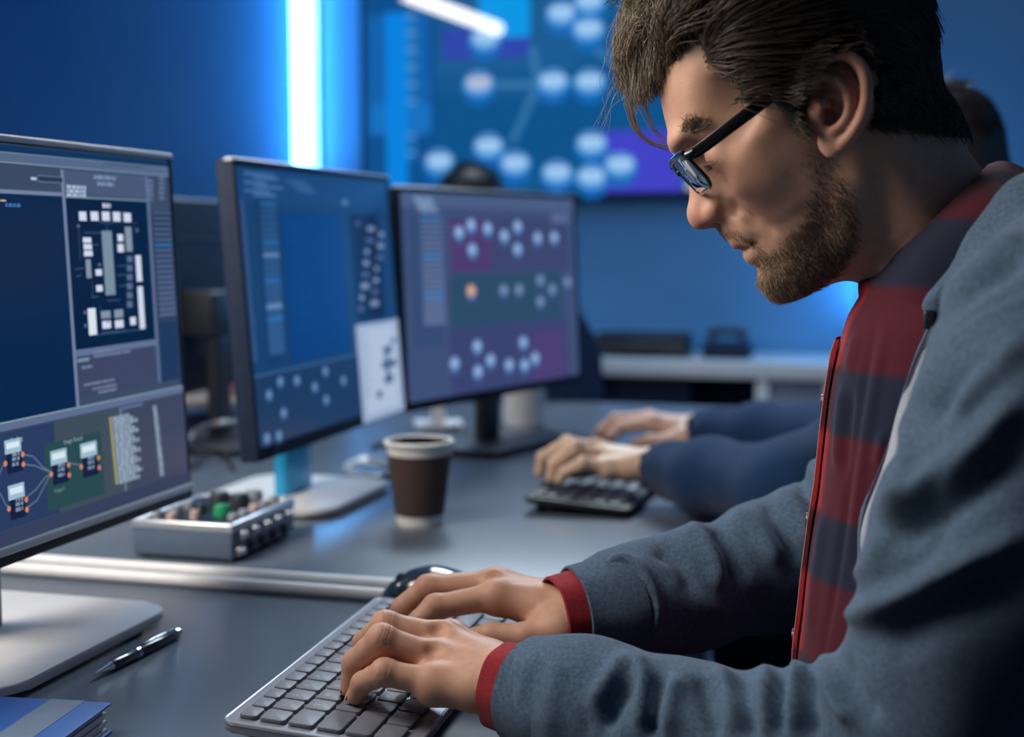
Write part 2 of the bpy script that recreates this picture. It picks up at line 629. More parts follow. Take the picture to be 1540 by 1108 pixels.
# ================================================================== MONITORS
M['neck_reflection'] = mat('painted_blue_reflection', (.03, .40, .74), .22, .3, noise=.05, nscale=30)  # silver neck's reflection of the blue light put into its base colour
def monitor(bl, w, h, rz, tilt, label, zb, chin=.012, trim=True, base='plate', base_x=-.10, base_size=(.20, .24), base_mat='satin_silver',
            neck_mat='dark_plastic', group='flat monitors on the desks', neck_w=.028, bez=.006):
    """bl: world x, y of the bottom left front corner of the head; rz turns the head about z"""
    c = Vector((bl[0], bl[1])) + Vector((-math.sin(rz), math.cos(rz))) * w / 2
    t = empty('monitor', (c.x, c.y, DZ), rz, label, 'monitor', group)
    P = Matrix.Translation((0, 0, zb - DZ)) @ Matrix.Rotation(-tilt, 4, 'Y')
    W = Matrix.Translation((c.x, c.y, DZ)) @ Matrix.Rotation(rz, 4, 'Z') @ P
    # housing: thin slab, bulged back
    mb = MB()
    mb.rbox((-.022, -w / 2, 0), (-.0012, w / 2, h), .003, M4=P)
    mb.plate(rrect(-.36 * w, -.30 * h, .36 * w, .30 * h, .03), -.048, -.02, .014, 3,
             M4=P @ Matrix.Translation((0, 0, h / 2)) @ Matrix(((0, 0, 1, 0), (1, 0, 0, 0), (0, 1, 0, 0), (0, 0, 0, 1))))
    mb.build('housing', M['dark_plastic'] if trim else M['navy_plastic'], t)
    fr = MB()
    fr.rbox((-.004, -w / 2, 0), (.0012, -w / 2 + bez, h), .001, M4=P)
    fr.rbox((-.004, w / 2 - bez, 0), (.0012, w / 2, h), .001, M4=P)
    fr.rbox((-.004, -w / 2 + bez, h - bez), (.0012, w / 2 - bez, h), .001, M4=P)
    fr.rbox((-.004, -w / 2 + bez, 0), (.0012, w / 2 - bez, chin), .001, M4=P)
    fr.build('bezel', M['black_plastic'] if trim else M['navy_plastic'], t)
    if trim:
        MB().rbox((-.003, -w / 2 - .0008, chin - .001), (.0042, w / 2 + .0008, chin + .0062), .0015, M4=P).build('chin_strip', M['rail'], t)
        MB().rbox((-.006, -w / 2 - .0006, h - .0042), (.0026, w / 2 + .0006, h + .0012), .0015, M4=P).build('top_edge', M['rail'], t)
    else:
        MB().rbox((-.010, -w / 2 - .0006, h - .003), (.0022, w / 2 + .0006, h + .0012), .0015, M4=P).build('top_edge', M['satin_silver'], t)
    # stand
    bs, bw = base_size
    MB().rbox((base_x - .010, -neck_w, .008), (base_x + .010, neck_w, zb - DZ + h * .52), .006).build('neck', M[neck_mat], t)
    MB().rbox((base_x - .012, -.04, zb - DZ + h * .32), (-.03, .04, zb - DZ + h * .54), .005).build('mount', M['dark_plastic'], t)
    b = MB()
    b.plate(rrect(base_x - bs / 2, -bw / 2, base_x + bs / 2, bw / 2, .035, 8), .004, .0125, .003, 3)
    bp = b.build('base', M[base_mat], t)
    for sx in (-1, 1):
        for sy in (-1, 1):
            MB().tube([(base_x + sx * (bs / 2 - .03), sy * (bw / 2 - .03), 0), (base_x + sx * (bs / 2 - .03), sy * (bw / 2 - .03), .005)], .009, 12).build('foot', M['black_plastic'], bp)

    def pp(px, py):
        r = ray(px, py)
        Wi = W.inverted()
        e, d = Wi @ EYE, Wi.to_3x3() @ r
        q = e + d * (-e.x / d.x)
        return (q.y, q.z)

    U4 = P @ Matrix(((0, 0, 1, 0), (1, 0, 0, 0), (0, 1, 0, 0), (0, 0, 0, 1)))
    return t, pp, U4


def R2(u, pp, x0, y0, x1, y1, c):
    a, b = pp(x0, y0), pp(x1, y1)
    return u.rect(a[0], a[1], b[0], b[1], c)



# ---------------------------------------------------------------- nearest monitor
h1, w1 = .345, .51
mon1, pp, U4 = monitor((-.685, .752), w1, h1, 0, DEG(2.5), 'nearest monitor, at the left edge, with silver trim and a block diagram on screen', .837,
                       base_x=-.07, base_mat='base_silver', base_size=(.24, .265), chin=.010)
u = UI()
TX = lambda s, px, py, h, c: u.text(s, *pp(px, py), h, c)
bar = lambda px, py, w, h, c, s=0: u.text_bar(*pp(px, py), w, h, c, s)
panel, edge, deep, ink = sr(58, 72, 98), sr(112, 130, 160), sr(4, 36, 72), sr(2, 28, 60)
u.rect(-w1 / 2 + .006, .017, w1 / 2 - .006, h1 - .006, panel)
pL = lambda py: pp(0, py)[1]
# top toolbars (levels read at the right edge of the visible part)
yt = lambda py: pp(255, py)[1]          # height on the panel from the right screen edge
xt = lambda px: pp(px, 450)[0]          # breadth on the panel along mid height
XW0, XW1 = -w1 / 2 + .006, w1 / 2 - .006
u.rect(XW0, yt(252), XW1, yt(243), sr(14, 50, 90))
u.rect(XW0, yt(264), XW1, yt(252), sr(84, 102, 134))
u.rect(XW0, yt(265.2), XW1, yt(264), sr(130, 156, 170))
u.rect(XW0, yt(252.8), XW1, yt(252), sr(130, 156, 170))
R2(u, pp, 156, 245, 217, 252, sr(42, 58, 84))
xa = xt(104)      # left border of the middle column
xb = xt(231)      # right border of the middle column
u.rect(XW0, yt(583), xa, yt(300), deep)
u.rect(XW0, yt(303), xa, yt(298), edge)
u.rect(xa, yt(583), xa + .0045, yt(268), edge)
R2(u, pp, 46, 266, 55, 271, sr(170, 188, 214))
R2(u, pp, 56, 263, 94, 276, sr(96, 120, 140))
R2(u, pp, 57, 264.5, 94, 274.5, sr(40, 54, 80))
bar(8, 308, .02, .0028, sr(60, 110, 170), 3)
R2(u, pp, 0, 300, 9, 303, sr(190, 170, 140))
u.rect(xa + .0045, yt(300), xb, yt(268), sr(72, 86, 116))
for k in range(3): bar(100, 280.5 + k * 6.4, .030, .0030, sr(170, 190, 214), k)
bar(141, 266, .036, .0034, sr(122, 146, 178), 8)
bar(146, 276, .028, .0034, sr(122, 146, 178), 9)
# block diagram window
u.rect(xa + .0045, yt(508), xb - .002, yt(303), ink)
u.rect(xa + .0045, yt(304.5), xb, yt(302.5), sr(120, 146, 160))
u.rect(xb - .002, yt(572), xb + .0035, yt(268), sr(92, 108, 142))
u.rect(xa + .0045, yt(516), xb, yt(507), sr(96, 112, 148))
wht, gry, mid = sr(206, 216, 236), sr(128, 146, 164), sr(86, 104, 140)
bar(154, 309, .013, .004, wht, 4)
blocks = [(118, 318, 130, 332, wht), (135.5, 318, 148, 332, wht), (152.5, 318, 165, 332, wht), (169, 318.5, 181, 333, wht), (185, 320, 197, 334, wht),
          (124, 357, 137, 365, wht), (125, 367, 138, 375, wht), (125.5, 377, 139, 385, wht), (128, 390, 137.5, 418, gry),
          (152, 347, 173.5, 443, sr(120, 140, 158)), (176, 352, 185, 363, wht), (176, 367, 186, 379, wht), (187, 341, 199, 378, gry),
          (143, 405, 153, 414, wht), (144, 429, 154, 438, wht), (203, 384, 213.5, 423, wht), (206, 431, 218, 494, wht),
          (131, 464, 145.5, 503, sr(216, 228, 238)), (151, 468, 166, 478, gry), (171, 466, 185, 477, gry), (153, 483, 166.5, 493, wht),
          (172, 482, 185.5, 492, wht), (195, 477, 204, 488, wht)]
for k in range(6): blocks.append((190, 385 + k * 13.6, 199, 394 + k * 13.6, mid))
for b in blocks: R2(u, pp, *b)
ln = sr(58, 84, 120)
for p, q in (((126, 350), (152, 350)), ((118, 345), (120, 392)), ((148, 334), (170, 336)), ((160, 336), (160, 347)), ((112, 405), (126, 403)),
             ((114, 416), (122, 413)), ((138, 424), (139, 446)), ((136, 447), (148, 446)), ((160, 452), (180, 451)), ((152, 500), (190, 497)),
             ((140, 368), (148, 368)), ((176, 400), (188, 399)), ((176, 414), (188, 413)), ((178, 430), (190, 429)), ((200, 340), (204, 352)),
             ((140, 504), (214, 495)), ((199, 334), (204, 336)), ((150, 460), (150, 470))):
    u.line(pp(*p), pp(*q), .0009, ln)
for p in ((115, 340), (204, 346), (147, 398), (125, 470), (126, 490), (160, 484)): bar(*p, .004, .003, mid, int(p[0]))
# log pane
u.rect(xa + .0045, yt(572), xb - .002, yt(517), sr(60, 68, 96))
u.rect(xa + .005, yt(524), xa + .024, yt(519), sr(110, 136, 160))
for k, (px, py, w) in enumerate(((140, 530, .03), (140, 536, .062), (122, 553, .018), (125, 579, .05), (138, 585, .04), (147, 590, .03))):
    bar(px, py, w, .0026, sr(112, 124, 154), k)
# right list column
for k in range(5):
    bar(222, 272 + k * 6.8, .009, .003, sr(96, 118, 154), k)
    bar(238, 268 + k * 7.4, .010, .003, sr(96, 118, 154), k + 9)
u.rect(xb + .004, yt(480), XW1 - .004, yt(318), sr(40, 56, 86))
for k in range(20):
    R2(u, pp, 228.5 + k * .5, 319 + k * 8.0, 254 + k * .5, 322 + k * 8.0, sr(40, 116, 180) if k == 6 else sr(82, 98, 130))
u.rect(xb + .004, yt(572), XW1 - .004, yt(482), sr(30, 52, 88))
# bottom graph pane
u.rect(XW0, yt(594), XW1, yt(583), sr(92, 108, 140))
u.rect(XW0, yt(584.5), XW1, yt(583), sr(140, 166, 176))
u.rect(XW0, yt(716), XW1, yt(594), sr(60, 68, 92))
xc = xt(178)
xg = xt(66)
u.rect(XW0, yt(716), xg, yt(596), sr(40, 58, 96))
u.rect(xg, yt(716), xc, yt(596), sr(62, 76, 88))
R2(u, pp, 64, 668, 156, 742, sr(38, 72, 78))
u.rect(xc - .012, yt(716), xc - .009, yt(596), sr(108, 124, 150))
TX('and Scaling', 4, 668, .0042, sr(168, 180, 196))
TX('Image Result', 94, 668, .0042, sr(146, 164, 178))
TX('Image 2', 80, 741, .0036, sr(120, 150, 140))
orange, cable = sr(212, 132, 96), sr(96, 116, 140)
for pts in (((32, 683), (48, 686), (62, 702), (76, 710)), ((34, 698), (50, 700), (64, 706), (76, 710)), ((37, 748), (52, 736), (66, 718), (76, 710)),
            ((38, 764), (54, 752), (68, 724), (76, 710)), ((98, 696), (108, 697), (116, 699), (121, 698)), ((-12, 722), (-4, 716), (2, 700), (6, 697)),
            ((-12, 730), (0, 745), (6, 758), (12, 764))):
    u.path([pp(*p) for p in pts], .0012, cable)
for (x, y) in ((4, 662), (73, 678), (118, 667), (9, 730)):
    R2(u, pp, x + 2, y + 11, x + 29, y + 45, sr(18, 30, 62))
    R2(u, pp, x, y + 1, x + 26, y + 16, sr(156, 186, 204))
    R2(u, pp, x + 3, y + 5, x + 23, y + 9, sr(214, 230, 240))
    for k, (dx, dy) in enumerate(((28, 21), (29, 36), (2, 35))):
        a = pp(x + dx, y + dy)
        u.disc(*a, .0024, .0024, orange, 10)
    for dy in (22, 29, 37): bar(x + 12, y + dy, .010, .003, sr(120, 138, 166), dy + x)
# file list
u.rect(xc - .008, yt(600), xc + .028, yt(596), sr(90, 110, 142))
for k in range(20):
    y = 628 + k * 5.05
    x = 162 + k * .45
    R2(u, pp, x, y, x + 3, y + 3.4, sr(186, 178, 110))
    bar(x + 5, y + 1.5, .030 + .006 * ((k * 7) % 3), .0034, sr(142, 160, 180), k)
    bar(228 + k * .5, 613 + k * 5.3, .007, .0034, sr(142, 156, 178), k + 40)
u.rect(XW0, .017, XW1, yt(716), sr(52, 62, 88))
u.build('display', M['screen'], mon1, U4)

# ---------------------------------------------------------------- second monitor
h2, w2 = .348, .505
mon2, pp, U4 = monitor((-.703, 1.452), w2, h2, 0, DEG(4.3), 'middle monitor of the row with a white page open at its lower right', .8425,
                       trim=False, base_x=-.07, base_size=(.20, .24), base_mat='white_plastic', neck_mat='neck_reflection', neck_w=.043, chin=.016, bez=.008)
u = UI(.000008)
bg = sr(20, 58, 100)
X0, X1 = -w2 / 2 + .008, w2 / 2 - .008
u.rect(X0, .016, X1, h2 - .008, bg)
u.rect(X0, h2 - .048, X1, h2 - .008, sr(22, 64, 112))
for k in range(6): bar(367 + (k % 2) * 14, 260 + k * 6.5, .08 - .01 * (k % 3), .004, sr(70, 112, 160), k)
for k in range(3): bar(430 + k * 8, 272 + k * 7, .06, .004, sr(56, 98, 148), k + 30)
bar(515, 304, .016, .007, sr(96, 136, 178), 3)
R2(u, pp, 384, 300, 420, 545, sr(20, 52, 92))
for k in range(24):
    R2(u, pp, 390 + k * .6, 304 + k * 9.6, 414 + k * .6, 309.5 + k * 9.6, sr(96, 130, 170) if k in (8, 16) else sr(46, 84, 130) if k % 6 else sr(40, 104, 166))
R2(u, pp, 366, 300, 380, 545, sr(46, 74, 118))
R2(u, pp, 420, 318, 526, 527, sr(2, 56, 118))
for k in range(8): bar(432 + k * 2, 340 + k * 22, .05, .004, sr(8, 66, 130), k)
R2(u, pp, 527, 322, 578, 476, sr(10, 26, 58))
for k in range(16):
    x, y = 534 + (k * 17) % 36, 332 + k * 8.6
    R2(u, pp, x, y, x + 6 + (k * 5) % 8, y + 7, sr(120, 140, 170) if k % 3 else sr(70, 92, 130))
u.rect(X0, .016, X1, pp(420, 560)[1], sr(24, 52, 88))
u.rect(X0, pp(420, 560)[1], X1, pp(420, 556)[1], sr(50, 86, 130))
for (x, y) in ((420, 575), (445, 573), (472, 583), (488, 559), (515, 573), (403, 595), (425, 622), (489, 602), (400, 660), (418, 656)):
    a = pp(x, y)
    u.disc(*a, .0105, .0085, sr(40, 80, 128), 16)
    u.disc(a[0], a[1] + .001, .0078, .0055, sr(98, 130, 170), 16)
for (x, y) in ((412, 640), (450, 600)): R2(u, pp, x, y, x + 3, y + 40, sr(70, 70, 100))
R2(u, pp, 533, 489, 607, 616, sr(150, 168, 196))
R2(u, pp, 541, 496, 600, 608, sr(172, 188, 210))
for k in range(9): bar(544 + k * .7, 503 + k * 11.5, .018, .003, sr(110, 132, 168), k)
for (x, y, w, h) in ((574, 522, 14, 8), (577, 534, 8, 30), (572, 544, 22, 6), (576, 566, 14, 8), (565, 588, 8, 10), (585, 510, 8, 5)):
    R2(u, pp, x, y, x + w, y + h, sr(70, 92, 132))
u.build('display', M['screen'], mon2, U4)

# ---------------------------------------------------------------- third monitor
h3, w3 = .341, .547
mon3, pp, U4 = monitor((-.711, 1.978), w3, h3, -DEG(16.4), DEG(2.6), 'farthest monitor of the row, turned toward the aisle, with round network nodes', .836,
                       trim=False, base_x=-.03, base_size=(.2, .27), base_mat='dark_plastic', chin=.014, bez=.008)
u = UI(.000012)
X0, X1 = -w3 / 2 + .008, w3 / 2 - .008
u.rect(X0, .014, X1, h3 - .008, sr(62, 78, 116))
u.rect(X0, h3 - .030, X1, h3 - .008, sr(74, 92, 130))
for k in range(4): bar(622 + k * 3, 298 + k * 6, .05, .006, sr(120, 148, 184), k)
R2(u, pp, 612, 322, 668, 520, sr(54, 74, 114))
for k in range(20):
    R2(u, pp, 632 + k * .3, 326 + k * 8.2, 664 + k * .3, 331 + k * 8.2, sr(62, 120, 180) if k % 7 == 0 else sr(92, 108, 146))
R2(u, pp, 675, 325, 855, 405, sr(60, 68, 108))
R2(u, pp, 675, 330, 740, 406, sr(76, 58, 110))
R2(u, pp, 675, 414, 846, 490, sr(44, 74, 102))
R2(u, pp, 675, 495, 856, 566, sr(58, 66, 110))
R2(u, pp, 797, 500, 850, 566, sr(74, 62, 114))
R2(u, pp, 828, 320, 855, 336, sr(86, 100, 138))
for i, (x, y) in enumerate(((690, 351), (708, 340), (733, 345), (710, 377), (758, 356), (778, 342), (778, 376), (808, 359), (833, 358), (708, 439), (757, 438),
                            (780, 437), (812, 423), (830, 437), (812, 455), (853, 426), (683, 548), (717, 522), (718, 560), (737, 543), (765, 550), (786, 516),
                            (788, 550), (804, 540))):
    a = pp(x, y)
    dim = 0.8 if 10 <= i < 16 else 1
    u.disc(a[0], a[1] - .002, .0145, .0145, sr(66 * dim, 98 * dim, 150 * dim), 18)
    u.disc(a[0], a[1] + .002, .0125, .0100, sr(206, 156, 130) if i == 9 else sr(128 * dim, 164 * dim, 212 * dim), 18)
    u.rect(a[0] - .006, a[1], a[0] + .006, a[1] + .005, sr(168 * dim, 196 * dim, 232 * dim) if i != 9 else sr(230, 190, 160))
u.build('display', M['screen'], mon3, U4)

# ---------------------------------------------------------------- monitors of the opposite desks, seen from behind
for i, (px, X, y1, lab) in enumerate(((300, -1.2, 2.13, 'dark back of a monitor on the opposite desk, between the nearest and middle screens'),
                                      (470, -1.25, 2.66, 'dark back of a second opposite monitor hidden behind the middle screen'))):
    t, _, _ = monitor((X, y1 + .26), .52, .335, math.pi, DEG(2), lab, .83, trim=False, base_mat='dark_plastic',
                      group='monitors of the opposite desks seen from behind')
    U = UI()
    U.rect(-.25, .016, .25, .327, sr(30, 70, 120))
    for k in range(10): U.text_bar(-.23, .30 - k * .026, .2, .006, sr(90, 130, 180), k)
    U.build('display', M['screen'], t, Matrix.Translation((0, 0, .08)) @ Matrix.Rotation(-DEG(2), 4, 'Y') @ Matrix(((0, 0, 1, 0), (1, 0, 0, 0), (0, 1, 0, 0), (0, 0, 0, 1))))


# ================================================================== KEYBOARDS
M['kb_body'] = mat('keyboard_body', (0.27, 0.285, 0.35), 0.42, 0.2, noise=0.03, nscale=120)
M['kb_rim'] = mat('keyboard_rim', (0.55, 0.57, 0.62), 0.3, 0.7, noise=0.03, nscale=90)
M['key'] = mat('key_cap', (0.17, 0.185, 0.225), 0.5, noise=0.06, nscale=200)
M['key_black'] = mat('black_key_cap', (0.055, 0.062, 0.085), 0.45, noise=0.06, nscale=200)
M['legend'] = mat('key_legend', (0.50, 0.53, 0.58), 0.5, noise=0.02, nscale=90)


def keyboard(loc, rz, length, label, body_mat, key_mat, rim_mat, rows, depth=.137, pitch=.0186, legends=True):
    """local x: away from the user is -x, y along the row; origin at the corner (far row, left end), resting on z = 0"""
    t = empty('keyboard', loc, rz, label, 'keyboard', 'keyboards on the desks')
    tilt = DEG(4.5)
    z0 = .0045
    P = Matrix.Translation((depth, 0, z0)) @ Matrix.Rotation(tilt, 4, 'Y') @ Matrix.Translation((-depth, 0, 0))
    MB().plate(rrect(0, 0, depth, length, .009, 6), 0, .0075, .0022, 3, M4=P).build('body', body_mat, t)
    ring = rrect(.0006, .0006, depth - .0006, length - .0006, .009, 6)
    MB().tube([P @ Vector((p[0], p[1], .0066)) for p in ring + ring[:1]], .0014, 8, cap=False).build('rim', rim_mat, t)
    for y in (.03, length - .03):
        MB().rbox((.010, y - .016, -.0005), (.022, y + .016, .016 * 0 + .001), .0005,
                  M4=P).build('riser_foot', M['black_plastic'], t)
        MB().tube([(depth - .012, y, 0), (depth - .012, y, .0052)], .005, 10).build('front_foot', M['black_plastic'], t)
        MB().tube([(.016, y, 0), (.016, y, z0 + (depth - .016) * math.sin(tilt))], .006, 10).build('rear_foot', M['black_plastic'], t)
    x = .0085
    for rh, keys in rows:
        ksz = .0205 * rh
        y = .0075
        unit = (length - .015) / sum(k[1] for k in keys)
        for leg, wu in keys:
            w = unit * wu
            b = MB()
            b.plate(rrect(x + .0012, y + .0012, x + ksz - .0012, y + w - .0012, min(.0028, ksz * .2), 4), .0075, .0108, .0009, 2, M4=P)
            if leg and legends and len(leg) <= 2:
                vs, fs = text_mesh(leg, .0042)
                b.add([P @ Vector((x + ksz * .42 - v[1] + .001, y + w * .3 + v[0], .01087)) for v in vs], fs, 1)
            b.build('key', [key_mat, M['legend']], t)
            y += w
        x += ksz
    return t


fk = [('', 1)] + [('', 1)] * 12 + [('', 1)] * 3
ROWS = [(.72, fk),
        (1, [('~', 1)] + [(c, 1) for c in '1234567890-='] + [('', 1.7)]),
        (1, [('', 1.4)] + [(c, 1) for c in 'QWERTYUIOP[]'] + [('\\', 1.3)]),
        (1, [('', 1.7)] + [(c, 1) for c in "ASDFGHJKL;'"] + [('', 2.0)]),
        (1, [('', 2.1)] + [(c, 1) for c in 'ZXCVBNM,./'] + [('', 2.6)]),
        (1, [('', 1.2), ('', 1.2), ('', 1.2), ('', 5.2), ('', 1.2), ('', 1.2), ('', 1), ('', 1), ('', 1), ('', .5)][:9])]
kb = at_z(337, 1092, DZ + .018)
kb1 = keyboard((-.438, .838, DZ), DEG(2.5), .338, 'slim grey keyboard with silver rim under the man\'s hands', M['kb_body'], M['key'], M['kb_rim'], ROWS)
kb2 = keyboard((-.452, 1.693, DZ), 0, .44, 'black keyboard on the far desk under the hands in blue sleeves', M['black_plastic'], M['key_black'], M['dark_plastic'], ROWS, legends=False)


# ================================================================== MOUSE
def mouse(loc, rz, label):
    t = empty('computer_mouse', loc, rz, label, 'mouse')
    # local: nose at x = 0, tail at x = .115, width along y
    P, n, m = [], 22, 17
    for i in range(n + 1):
        s = i / n
        hw = .031 * (max(0, 1 - (2 * s - 1) ** 4)) ** .5 * (0.92 + .08 * s) + .0005
        top = .010 + .030 * math.sin(math.pi * min(1, s ** .85)) ** .9
        if s > .97 or s < .015: top = .011
        row = []
        for j in range(m):
            a = math.pi * j / (m - 1)
            row.append((.115 * s, hw * math.cos(a), .004 + (top - .004) * max(0, math.sin(a)) ** .6))
        P.append(row)
    MB().grid(P).build('shell', mat('mouse_shell', (.02, .03, .045), .16, noise=.05, nscale=80, coat=.5), t, sharp=0)
    pl = [(.1165 * i / 30, (.0322 * (max(0, 1 - (2 * i / 30 - 1) ** 4)) ** .5) + .0006) for i in range(31)]
    out = [(x - .0008, y) for x, y in pl] + [(x - .0008, -y) for x, y in pl[::-1]]
    MB().plate(out, .0012, .0072, .0016).build('silver_skirt', M['alu'], t)
    MB().tube([(.022, -.004, .026), (.022, .004, .026)], .007, 14).build('wheel', M['dark_plastic'], t)
    for x in (.02, .095):
        MB().box((x - .008, -.012, 0), (x + .008, .012, .0014)).build('glide_foot', M['black_plastic'], t)
    return t


mouse((-.468, 1.226, DZ), DEG(8), 'dark computer mouse with silver skirt behind the man\'s far hand')

# ================================================================== PEN, NOTEBOOK
p0, p1 = at_z(140, 1014, DZ + .005), at_z(271, 949, DZ + .005)
d = (p1 - p0)
L = d.length
t = empty('ballpoint_pen', (p0.x, p0.y, DZ), math.atan2(d.y, d.x), 'black and silver ballpoint pen lying on the desk left of the keyboard', 'pen')
AX = Matrix(((0, 0, 1), (1, 0, 0), (0, 1, 0)))
r = .0047
MB().lathe([(.0006, 0), (.0011, .001), (.0016, .006), (.0040, .022), (.0043, .0235)], 20, (0, 0, r), axis=AX).build('tip_cone', M['chrome'], t)
M['pen_black'] = mat('pen_barrel', (.03, .03, .035), .2, .3, noise=.05, nscale=60, coat=.4)
MB().lathe([(.0042, .0235), (.0047, .026), (.0047, .058), (.0045, .0585)], 20, (0, 0, r), axis=AX).build('grip', M['pen_black'], t)
for x in (.059, .0615):
    MB().lathe([(.0046, x), (.0050, x + .0004), (.0050, x + .0014), (.0046, x + .0018)], 20, (0, 0, r), axis=AX).build('ring', M['chrome'], t)
MB().lathe([(.0045, .0635), (.0047, .0642), (.0046, L - .010), (.0042, L - .009)], 20, (0, 0, r), axis=AX).build('barrel', M['pen_black'], t)
MB().lathe([(.0044, L - .009), (.0046, L - .008), (.0044, L - .004), (.003, L - .003), (.0028, L), (0, L)], 20, (0, 0, r), axis=AX).build('push_button', M['chrome'], t)
MB().rbox((.070, -.0014, .0100), (L - .012, .0014, .0112), .0005).rbox((L - .017, -.0014, .008), (L - .012, .0014, .0112), .0005).build('clip', M['chrome'], t)

# notebook at the lower left
q1 = at_z(168, 1056, DZ + .022)          # right far corner of the cover
q0 = at_z(-40, 1044, DZ + .022)
q2 = at_z(104, 1110, DZ + .022)
ex = (q0 - q1); ex.z = 0; ex.normalize()
ey = Vector((-ex.y, ex.x, 0))
if ey.dot(q2 - q1) < 0: ey = -ey
t = empty('notebook', (q1.x, q1.y, DZ), 0, 'blue hardcover notebook with a broad grey stripe at the lower left corner', 'notebook')
B4 = Matrix(((ex.x, ey.x, 0, 0), (ex.y, ey.y, 0, 0), (0, 0, 1, 0), (0, 0, 0, 1)))
flip = B4.to_3x3().determinant() < 0
M['nb_blue'] = mat('notebook_blue', sr(10, 84, 168), .45, noise=.06, nscale=50)
M['nb_grey'] = mat('notebook_grey', sr(112, 128, 152), .5, noise=.05, nscale=50)
M['paper'] = mat('paper', (.62, .64, .66), .8, noise=.05, nscale=400)


def pbox(mb, lo, hi, mi=0, M4=B4):
    mb.rbox(lo, hi, .0008, 2, mi, M4)
    return mb


nbw, nbd, nbh = .21, .15, .022
pbox(MB(), (0, 0, 0), (nbw, nbd, .002)).build('back_cover', M['nb_blue'], t)
pg = MB()
for k in range(9):
    o = .0025 + .0010 * ((k * 5) % 3)
    pg.box((o, o, .002 + k * .002), (nbw - .003, nbd - .003, .0038 + k * .002), 0, B4)
pg.build('pages', M['paper'], t)
pbox(MB(), (0, 0, nbh - .002), (nbw, nbd, nbh)).build('front_cover', M['nb_blue'], t)
s0, s1 = at_z(128, 1054, DZ + nbh), at_z(75, 1052, DZ + nbh)
a0, a1 = (s0 - q1).dot(ex), (s1 - q1).dot(ex)
MB().box((a0, .0003, nbh), (a1, nbd - .0003, nbh + .0003), 0, B4).build('stripe', M['nb_grey'], t)

# ================================================================== PAPER CUP
c = at_z(631, 786, DZ)
t = empty('paper_cup', (c.x, c.y, DZ), 0, 'brown paper coffee cup with white rim on the far desk', 'cup')
rb, rt, hc = .0278, .0405, .1015
M['cup_brown'] = mat('cup_brown', sr(74, 56, 54), .6, noise=.05, nscale=120, bump=.1, bscale=500)
M['cup_white'] = mat('cup_white', (.80, .80, .76), .5, noise=.02, nscale=60)
rad = lambda z: rb + (rt - rb) * z / hc
prof = [(0, .008), (rad(.008) - .002, .008), (rad(.001) - .001, .0), (rad(.0) + .0003, .0), (rad(hc), hc)]
MB().lathe(prof, 48).build('wall', M['cup_white'], t)
MB().lathe([(rad(hc) - .001, hc), (rad(.01) - .0014, .010), (0, .010)], 48).build('liner', M['cup_white'], t)
MB().lathe([(rad(.012) + .0002, .012), (rad(.012) + .0012, .0125), (rad(.086) + .0012, .086), (rad(.086) + .0002, .0865)], 48).build('sleeve', M['cup_brown'], t)
ring = [(rad(hc) * math.cos(2 * math.pi * k / 48), rad(hc) * math.sin(2 * math.pi * k / 48), hc - .001) for k in range(49)]
MB().tube(ring, .0032, 10, cap=False).build('rim', M['cup_white'], t)
MB().lathe([(0, .080), (rad(.080) - .0018, .080)], 40).build('coffee', mat('coffee', (.05, .025, .012), .1, noise=.05, nscale=20), t)

# ================================================================== CONTROL BOX (mixer) behind the nearest monitor
t = empty('audio_mixer', (-.743, 1.425, DZ), 0, 'silver-edged grey control box with knobs on top and sockets along its side', 'mixer')
hx, hy, hz = .0605, .080, .042
M['mixer_grey'] = mat('mixer_grey', (.12, .17, .25), .45, .0, noise=.04, nscale=80)
MB().rbox((-hx, -hy, .003), (hx, hy, hz - .003), .003).build('case', M['mixer_grey'], t)
MB().box((-hx + .006, -hy + .006, hz - .003), (hx - .006, hy - .006, hz - .001)).build('face_plate', M['black_plastic'], t)
fr = MB()
fr.rbox((-hx - .0012, -hy - .0012, hz - .009), (hx + .0012, -hy + .007, hz + .001), .0025)
fr.rbox((-hx - .0012, hy - .007, hz - .009), (hx + .0012, hy + .0012, hz + .001), .0025)
fr.rbox((-hx - .0012, -hy, hz - .009), (-hx + .007, hy, hz + .001), .0025)
fr.rbox((hx - .007, -hy, hz - .009), (hx + .0012, hy, hz + .001), .0025)
fr.build('rim', M['alu'], t)
for sx in (-1, 1):
    for sy in (-1, 1):
        MB().tube([(sx * (hx - .012), sy * (hy - .012), 0), (sx * (hx - .012), sy * (hy - .012), .004)], .006, 10).build('foot', M['black_plastic'], t)
M['knob_green'] = mat('knob_green', (.02, .32, .14), .4, noise=.05, nscale=60)
M['knob_pink'] = mat('knob_pink', (.62, .46, .44), .4, noise=.05, nscale=60)
M['knob_grey'] = mat('knob_grey', (.32, .36, .42), .4, noise=.05, nscale=60)
kn = [(-.040, -.060, .005, 'knob_grey', .010), (-.020, -.064, .006, 'knob_pink', .010), (.004, -.056, .0055, 'knob_pink', .013), (.024, -.030, .010, 'knob_green', .016),
      (.046, -.048, .006, 'knob_grey', .008), (.046, -.022, .006, 'knob_grey', .008), (.046, .004, .006, 'knob_pink', .009), (.046, .030, .006, 'knob_grey', .009),
      (.046, .056, .006, 'knob_grey', .009), (.020, .020, .012, 'dark_plastic', .020), (.022, .052, .011, 'knob_grey', .018), (-.010, .03, .012, 'dark_plastic', .018),
      (-.034, -.03, .006, 'knob_grey', .010), (-.034, .0, .006, 'knob_grey', .010), (-.008, -.02, .006, 'dark_plastic', .012)]
